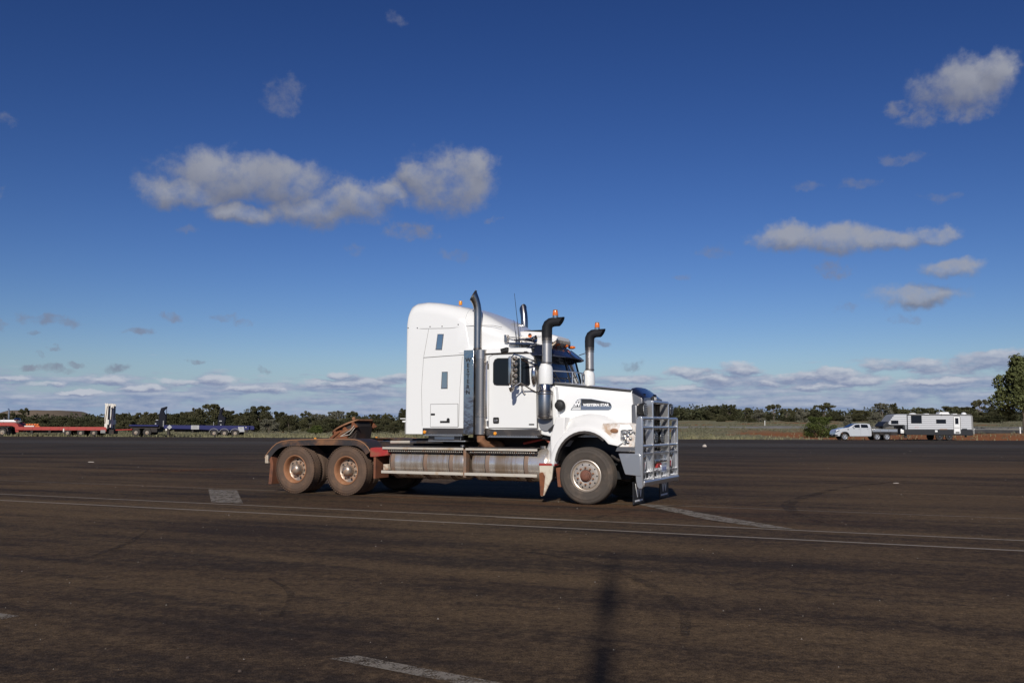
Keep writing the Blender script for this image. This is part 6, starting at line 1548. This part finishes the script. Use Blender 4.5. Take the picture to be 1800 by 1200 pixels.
def crown(kind_, seed):
    """unit crown: x,y in about -0.5..0.5, z 0..1 of the tree's height"""
    r = np.random.default_rng(seed)
    cl = []
    if kind_ in ('d', 'o', 'g', 'p'):
        n = {'d': 34, 'o': 32, 'g': 40, 'p': 30}[kind_]
        for _ in range(n):
            u = r.normal(size=3); u /= np.linalg.norm(u)
            rad = 0.55 + 0.45 * r.random() ** 0.5
            z = 0.44 + 0.44 * u[2] * rad
            sp = 0.43 * (1.0 if z < 0.55 else 1.0 - 0.15 * (z - 0.55))
            cl.append((u[0] * sp * rad, u[1] * sp * rad, z, 0.10 + 0.09 * r.random()))
        # uneven outline: a few shoots that break the dome
        for _ in range(9):
            a = r.random() * 6.28; rr = 0.30 * r.random() ** 0.5
            cl.append((math.cos(a) * rr, math.sin(a) * rr, 0.84 + 0.12 * r.random(), 0.045 + 0.04 * r.random()))
        per, flat, leaf = {'d': (210, 0.95, 0.021), 'o': (190, 0.9, 0.021), 'g': (210, 0.95, 0.018), 'p': (180, 0.9, 0.020)}[kind_]
    elif kind_ in ('u', 'w'):
        n = 13 if kind_ == 'u' else 8
        for _ in range(n):
            a = r.random() * 6.28; rr = 0.46 * r.random() ** 0.5
            cl.append((math.cos(a) * rr, math.sin(a) * rr, 0.80 + 0.16 * (1 - (rr / 0.46) ** 2) * r.random() - 0.14 * rr, 0.085 + 0.06 * r.random()))
        for _ in range(5):
            a = r.random() * 6.28; cl.append((0.35 * math.cos(a), 0.35 * math.sin(a), 0.60 + 0.12 * r.random(), 0.07))
        per, flat, leaf = (110, 0.5, 0.026) if kind_ == 'u' else (45, 0.5, 0.022)
    else:                                                   # tall gum with clumps at several levels
        n = 64
        for _ in range(n):
            z = 0.30 + 0.66 * r.random()
            w = 0.42 * math.sin(min(1.0, (1.04 - z) / 0.62) * math.pi / 2) ** 0.7
            a = r.random() * 6.28; rr = w * (0.35 + 0.65 * r.random())
            cl.append((math.cos(a) * rr, math.sin(a) * rr, z, 0.070 + 0.06 * r.random()))
        per, flat, leaf = 170, 0.95, 0.0180
    cl = np.array(cl)
    k = len(cl)
    d = r.normal(size=(k, per, 3)); d /= np.linalg.norm(d, axis=2)[..., None]
    d *= (0.55 + 0.5 * r.random((k, per, 1)))
    d[..., 2] *= flat
    C = (cl[:, None, :3] + d * cl[:, None, 3:4]).reshape(-1, 3)
    S = leaf * (0.7 + 0.8 * r.random(len(C)))
    return C, S, r, cl

def tree_kit(kind_, seed, asp):
    """crown and trunk meshes of a tree 1 m tall and asp m wide"""
    C, S, r, cl = crown(kind_, seed)
    C = C * np.array([asp, asp, 1.0])
    C[:, 2] = np.maximum(C[:, 2], 0.01)
    v, q = leaf_quads(C, S * (0.6 + 0.5 * asp), r)
    cm_ = mesh_np('crown', v, q, LEAF[kind_])
    b_ = MB()
    rr = random.Random(seed)
    top = 0.72 if kind_ in ('u', 'w', 't') else 0.5
    bend = [(0.03 * asp * (rr.random() - 0.5) * k, 0.03 * asp * (rr.random() - 0.5) * k, top * k / 4 - (0.03 if k == 0 else 0)) for k in range(5)]
    b_.tube(bend, [0.030, 0.024, 0.020, 0.016, 0.010], 7)
    order = sorted(range(len(cl)), key=lambda i: rr.random())[:9 if kind_ in ('u', 'w', 't') else 6]
    for i in order:
        t_ = (cl[i][0] * asp, cl[i][1] * asp, cl[i][2])
        st_ = bend[1 + rr.randrange(3)]
        mid = ((st_[0] + t_[0]) * 0.5, (st_[1] + t_[1]) * 0.5, (st_[2] * 0.45 + t_[2] * 0.55))
        b_.tube([st_, mid, t_], [0.013, 0.009, 0.004], 5)
    tm_ = b_.mesh('trunk', BARK, 60, False)
    return cm_, tm_
KITS = {}
def kit(k, asp):
    a = min((0.5, 0.8, 1.1, 1.5, 2.1), key=lambda q: abs(math.log(q / asp)))
    lst = KITS.setdefault((k, a), [])
    return lst, a
TREES = [(-109.6,205,3.9,8.8,'d'), (-100.2,200,2.7,7.3,'d'), (-103.2,215,3.1,6.6,'d'), (-92.3,200,2.8,6.1,'d'), (-87.0,195,2.4,5.2,'d'), (-94.3,185,1.9,5.6,'o'), (-84.3,180,1.5,4.4,'o'), (-177.2,340,8.2,4.1,'u'), (-175.9,330,6.8,1.6,'u'), (-135.4,300,4.5,1.8,'u'), (-152.4,320,4.1,3.1,'u'), (-87.8,210,3.9,5.6,'d'), (-85.2,215,4.1,6.0,'o'), (-78.7,205,4.2,5.8,'o'), (-76.2,210,4.0,6.4,'d'), (-75.0,215,4.4,5.8,'d'), (-71.0,190,2.9,5.8,'d'), (-75.8,185,2.4,4.5,'o'), (-117.2,290,4.5,2.1,'u'), (-102.7,290,5.7,2.5,'w'), (-65.8,205,6.1,7.8,'o'), (-67.2,200,5.0,4.1,'o'), (-65.1,215,4.7,6.6,'d'), (-64.0,190,3.0,7.0,'d'), (-57.3,185,2.6,5.6,'d'), (-67.8,230,4.6,3.4,'u'), (-52.8,195,5.4,6.9,'d'), (-56.3,200,4.2,6.1,'d'), (-46.6,180,2.7,4.0,'p'), (-50.8,205,4.3,5.0,'d'), (-45.3,190,3.5,4.4,'d'), (-56.2,215,3.9,3.9,'o'), (-52.8,240,5.4,2.9,'u'), (-62.2,270,5.2,1.5,'u'), (-44.2,205,3.2,5.0,'o'), (-44.4,215,4.2,5.2,'p'), (-41.4,220,4.9,6.2,'p'), (-37.5,190,2.8,5.8,'d'), (-36.6,215,4.6,5.2,'o'), (-33.7,185,2.5,6.8,'d'), (-31.4,150,1.5,2.4,'g'), (-30.8,195,3.3,4.8,'d'), (-31.3,215,4.0,4.5,'d'), (-27.1,205,4.0,4.5,'o'), (-25.8,185,2.5,5.6,'d'), (-25.8,225,5.5,3.3,'d'), (-22.9,180,2.0,3.3,'d'), (-21.0,210,4.3,6.4,'d'), (-14.9,205,4.3,7.5,'d'), (-8.7,205,4.4,7.5,'o'), (-2.5,210,4.5,7.7,'d'), (3.9,210,4.0,7.7,'d'), (10.5,215,3.8,7.9,'o'), (17.0,215,3.3,7.9,'d'), (24.1,220,2.8,8.0,'d'), (30.8,220,2.5,6.7,'d'), (36.7,225,2.4,4.1,'d'), (43.1,240,3.1,4.4,'d'), (48.0,245,2.5,5.1,'d'), (51.5,240,3.9,5.3,'d'), (54.8,235,4.0,4.9,'d'), (48.7,220,1.6,4.0,'o'), (62.4,250,3.8,4.3,'u'), (64.1,245,2.4,5.1,'d'), (53.9,215,0.9,5.2,'o'), (70.0,250,4.7,4.3,'u'), (62.3,230,2.2,4.8,'d'), (56.9,215,3.0,3.4,'p'), (76.3,260,3.7,4.1,'u'), (66.4,225,1.0,4.9,'d'), (66.9,215,3.3,3.4,'p'), (75.8,250,3.5,3.0,'o'), (81.5,245,5.1,6.3,'u'), (79.3,245,2.9,4.5,'d'), (79.9,250,2.6,4.6,'d'), (41.5,126,2.8,4.8,'g'), (88.5,255,2.7,6.2,'d'), (82.6,230,1.4,5.6,'d'), (68.2,190,2.1,1.9,'p'), (96.8,260,3.0,7.9,'o'), (87.9,235,1.4,5.7,'d'), (97.1,245,4.8,6.0,'p'), (103.9,255,4.9,2.8,'d'), (81.8,210,2.1,3.8,'p'), (111.3,265,3.6,8.1,'o'), (120.0,270,4.0,9.2,'o'), (127.4,270,4.4,9.2,'o'), (102.2,240,1.7,7.3,'d'), (109.5,240,1.9,7.3,'d'), (125.2,250,6.3,4.6,'u'), (132.3,270,4.2,6.6,'d'), (135.5,265,4.3,8.1,'d'), (116.5,235,2.3,7.2,'o'), (126.3,240,2.9,7.3,'d'), (107.0,220,0.9,6.7,'d'), (109.8,215,1.4,6.6,'d'), (82.2,150,12.1,10.2,'t')]
WHERE = [(-1e9, -90, 'behind the red gooseneck'), (-90, -72, 'behind the red trailer deck'), (-72, -58.5, 'between the red and blue trailers'), (-58.5, -40, 'behind the blue trailer'),
         (-40, -22, 'behind the truck turntable'), (-22, 30, 'behind the truck cab'), (30, 52, 'right of the bull bar'), (52, 80, 'above the ute'), (80, 1e9, 'behind the caravan')]
WHAT = {'d': ('bush', 'dense dark green bush', 'bush'), 'o': ('bush', 'olive green bushy tree', 'bush'), 'p': ('bush', 'pale grey green bush', 'bush'), 'g': ('bush', 'bright green rounded bush', 'bush'),
        'u': ('tree', 'small flat crowned tree', 'tree'), 'w': ('tree', 'thin half bare tree', 'tree'), 't': ('tree', 'open crowned gum tree', 'tree')}
def height(x_, y_): return float(H(x_, y_))
TREES.append((-37.0, 212, 3.2, 4.0, 'o'))
special = {}
trees_done = []
for i, (x_, y_, h_, w_, k_) in enumerate(TREES):
    if y_ == 340 or (y_ >= 290 and x_ < -130): gz = 0.0
    else: gz = height(x_, y_)
    lst, a_ = kit(k_, w_ / h_)
    if len(lst) < 3: lst.append(tree_kit(k_, 100 + i * 7, a_))
    cm_, tm_ = lst[i % len(lst)]
    nm, lb, ct = WHAT[k_]
    wh = next(s_ for lo, hi, s_ in WHERE if lo <= x_ * 200 / y_ < hi) if y_ > 140 else ''
    row = 'front row' if y_ <= 192 else ('back row' if y_ > 225 else 'middle row')
    e_ = thing('%s_%s' % ({'d': 'dark', 'o': 'olive', 'p': 'pale', 'g': 'green', 'u': 'umbrella', 'w': 'sparse', 't': 'gum'}[k_], nm), '', ct, (x_, y_, gz - 0.05), random.random() * 6.28)
    s_ = h_ + 0.05
    wob = w_ / (h_ * a_)
    e_.scale = (s_ * wob, s_ * wob, s_)
    c_ = link('crown', cm_, e_); t_ = link('trunk', tm_, e_)
    trees_done.append((e_, lb, wh, row, h_, w_, k_))
# labels: things of one kind in one place and row share a label and a group
for e_, lb, wh, row, h_, w_, k_ in trees_done:
    if k_ == 'g' and e_.location.y < 140: e_['label'] = 'bright green rounded bush standing alone left of the silver ute'; continue
    if k_ == 'g': e_['label'] = 'round green shrub alone on the grass behind the rear mudguard'; continue
    if k_ == 't' and e_.location.y == 150: e_['label'] = 'tall leafy gum tree at the right edge, towering over the scrub'; continue
    size = 'tall' if h_ > 4.6 else ('low' if h_ < 3.0 else 'mid sized')
    e_['label'] = '%s %s, %s %s' % (size, lb, row, wh)
    e_['group'] = '%s %s, %s' % (lb, wh, row)

same = {}
for e_, *_ in trees_done: same.setdefault(e_['label'], []).append(e_)
for lb, lst in same.items():
    if len(lst) > 1:
        lst.sort(key=lambda q: q.location.x / q.location.y)
        names = ['leftmost'] + ['%s from left' % w_ for w_ in ('second', 'third', 'fourth', 'fifth', 'sixth', 'seventh', 'eighth')]
        for i, e_ in enumerate(lst):
            e_['label'] = '%s, %s' % (lb, 'rightmost' if i == len(lst) - 1 else names[min(i, 7)])

# far scrub that reads as one dark band
def scrub_band():
    r = np.random.default_rng(5)
    Cs, Ss = [], []
    for X0, X1, Y0, Y1, N, hmax in ((-230, -20, 225, 290, 420, 4.4), (-30, 60, 235, 300, 160, 4.2), (40, 240, 258, 330, 420, 4.2), (-520, -150, 300, 420, 250, 3.6), (150, 420, 230, 420, 220, 4.0)):
        for _ in range(N):
            x_ = X0 + (X1 - X0) * r.random(); y_ = Y0 + (Y1 - Y0) * r.random()
            h_ = hmax * (0.65 + 0.4 * r.random()); w_ = h_ * (0.7 + 0.5 * r.random())
            k = 90
            d = r.normal(size=(k, 3)); d /= np.linalg.norm(d, axis=1)[:, None]
            d *= 0.6 + 0.45 * r.random((k, 1))
            z0 = height(x_, y_)
            Cs.append(np.array([x_, y_, z0 + h_ * 0.47]) + d * np.array([w_ * 0.62, w_ * 0.62, h_ * 0.52])); Ss.append(0.30 + 0.20 * r.random(k))
    C = np.concatenate(Cs); S = np.concatenate(Ss)
    v, q = leaf_quads(C, S, r)
    return mesh_np('far_scrub', v, q, leaf_mat('leaf_far', (0.036, 0.040, 0.019), (0.064, 0.067, 0.032), (0.055, 0.053, 0.032)))
o = kind(link('far_scrub', scrub_band()), 'stuff'); o['label'] = 'continuous dark scrub filling the distance behind the trees'

# saltbush and grass on the verge
def verge():
    r = np.random.default_rng(9)
    Cs, Ss = [], []
    def clumps(N, X0, X1, dmin, dmax, h0, h1, k, dens):
        for _ in range(N):
            x_ = X0 + (X1 - X0) * r.random()
            d_ = dmin + (dmax - dmin) * r.random() ** dens
            y_ = float(edge_y(x_)) + d_
            if x_ > 30 and d_ < 46 and r.random() < 0.94: continue
            if 37 < x_ < 75 and 172 < y_ < 181: continue
            h_ = h0 + (h1 - h0) * r.random(); w_ = h_ * (0.8 + 0.9 * r.random())
            u = r.normal(size=(k, 3)); u /= np.linalg.norm(u, axis=1)[:, None]
            u *= 0.5 + 0.55 * r.random((k, 1)); u[:, 2] = np.abs(u[:, 2])
            z0 = height(x_, y_)
            Cs.append(np.array([x_, y_, z0]) + u * np.array([w_, w_, h_])); Ss.append((0.05 + 0.06 * r.random(k)) * (0.7 + 0.6 * h_))
    clumps(1500, -85, 34, 1.5, 40, 0.15, 0.50, 34, 1.2)
    clumps(700, -110, 34, 30, 110, 0.25, 0.8, 34, 0.8)
    clumps(900, 18, 60, 1.5, 90, 0.15, 0.5, 34, 0.9)
    clumps(700, 50, 130, 15, 110, 0.2, 0.7, 34, 0.9)
    C = np.concatenate(Cs); S = np.concatenate(Ss)
    v, q = leaf_quads(C, S, r)
    return mesh_np('saltbush', v, q, leaf_mat('leaf_saltbush', (0.105, 0.103, 0.060), (0.185, 0.178, 0.118), (0.155, 0.148, 0.10)))
o = kind(link('saltbush', verge()), 'stuff'); o['label'] = 'low grey green saltbush covering the verge beyond the asphalt'

def grass():
    r = np.random.default_rng(21)
    N = 42000
    x_ = -95 + 200 * r.random(N)
    d_ = 0.3 + 38 * r.random(N) ** 1.7
    y_ = edge_y(x_) + d_
    keep = ~((x_ > 28) & (d_ < 46) & (r.random(N) < 0.93))
    keep &= (noise2(x_, y_) + 0.5 * r.random(N)) > 0.45
    x_, y_ = x_[keep], y_[keep]; N = len(x_)
    z_ = H(x_, y_)
    h_ = 0.14 + 0.30 * r.random(N) ** 1.5
    a = r.random(N) * 6.28; w_ = 0.035 + 0.05 * r.random(N)
    lx, ly = (r.random(N) - 0.5) * 0.25, (r.random(N) - 0.5) * 0.25
    v = np.stack([np.stack([x_ - w_ * np.cos(a), y_ - w_ * np.sin(a), z_ - 0.02], 1), np.stack([x_ + w_ * np.cos(a), y_ + w_ * np.sin(a), z_ - 0.02], 1), np.stack([x_ + lx, y_ + ly, z_ + h_], 1)], 1).reshape(-1, 3)
    return mesh_np('dry_grass', v, np.arange(3 * N).reshape(-1, 3), leaf_mat('grass_blades', (0.155, 0.145, 0.072), (0.25, 0.23, 0.135), (0.22, 0.205, 0.115)))
def noise2(x_, y_): return 0.5 + 0.25 * np.sin(x_ * 0.21 + 2 * np.sin(y_ * 0.17)) + 0.25 * np.sin(y_ * 0.37 + 1.5 * np.sin(x_ * 0.11 + 1))
o = kind(link('dry_grass', grass()), 'stuff'); o['label'] = 'dry pale grass along the far edge of the asphalt'

# flat topped spoil heap far off on the left
HILLM = mat('spoil_heap', (0.135, 0.105, 0.075), 0.95, var=((0.17, 0.125, 0.085), 0.02), coords='World')
def heap(X, Y):
    u = (X + 473) ; w = (Y - 950)
    h1 = 15.5 * sstep(46, 22, np.hypot(u * 0.82, w * 0.5))
    h2 = 9.2 * sstep(60, 36, np.hypot((X + 425) * 0.62, w * 0.5))
    return np.maximum(h1, h2) + 0.4 * np.sin(X * 0.16 + 0.9 * np.sin(Y * 0.09)) * np.sin(Y * 0.12) * (np.maximum(h1, h2) > 1) - 0.4
kind(link('hill', grid_mesh('hill', np.linspace(-580, -320, 80), np.linspace(800, 1100, 50), heap, HILLM)))
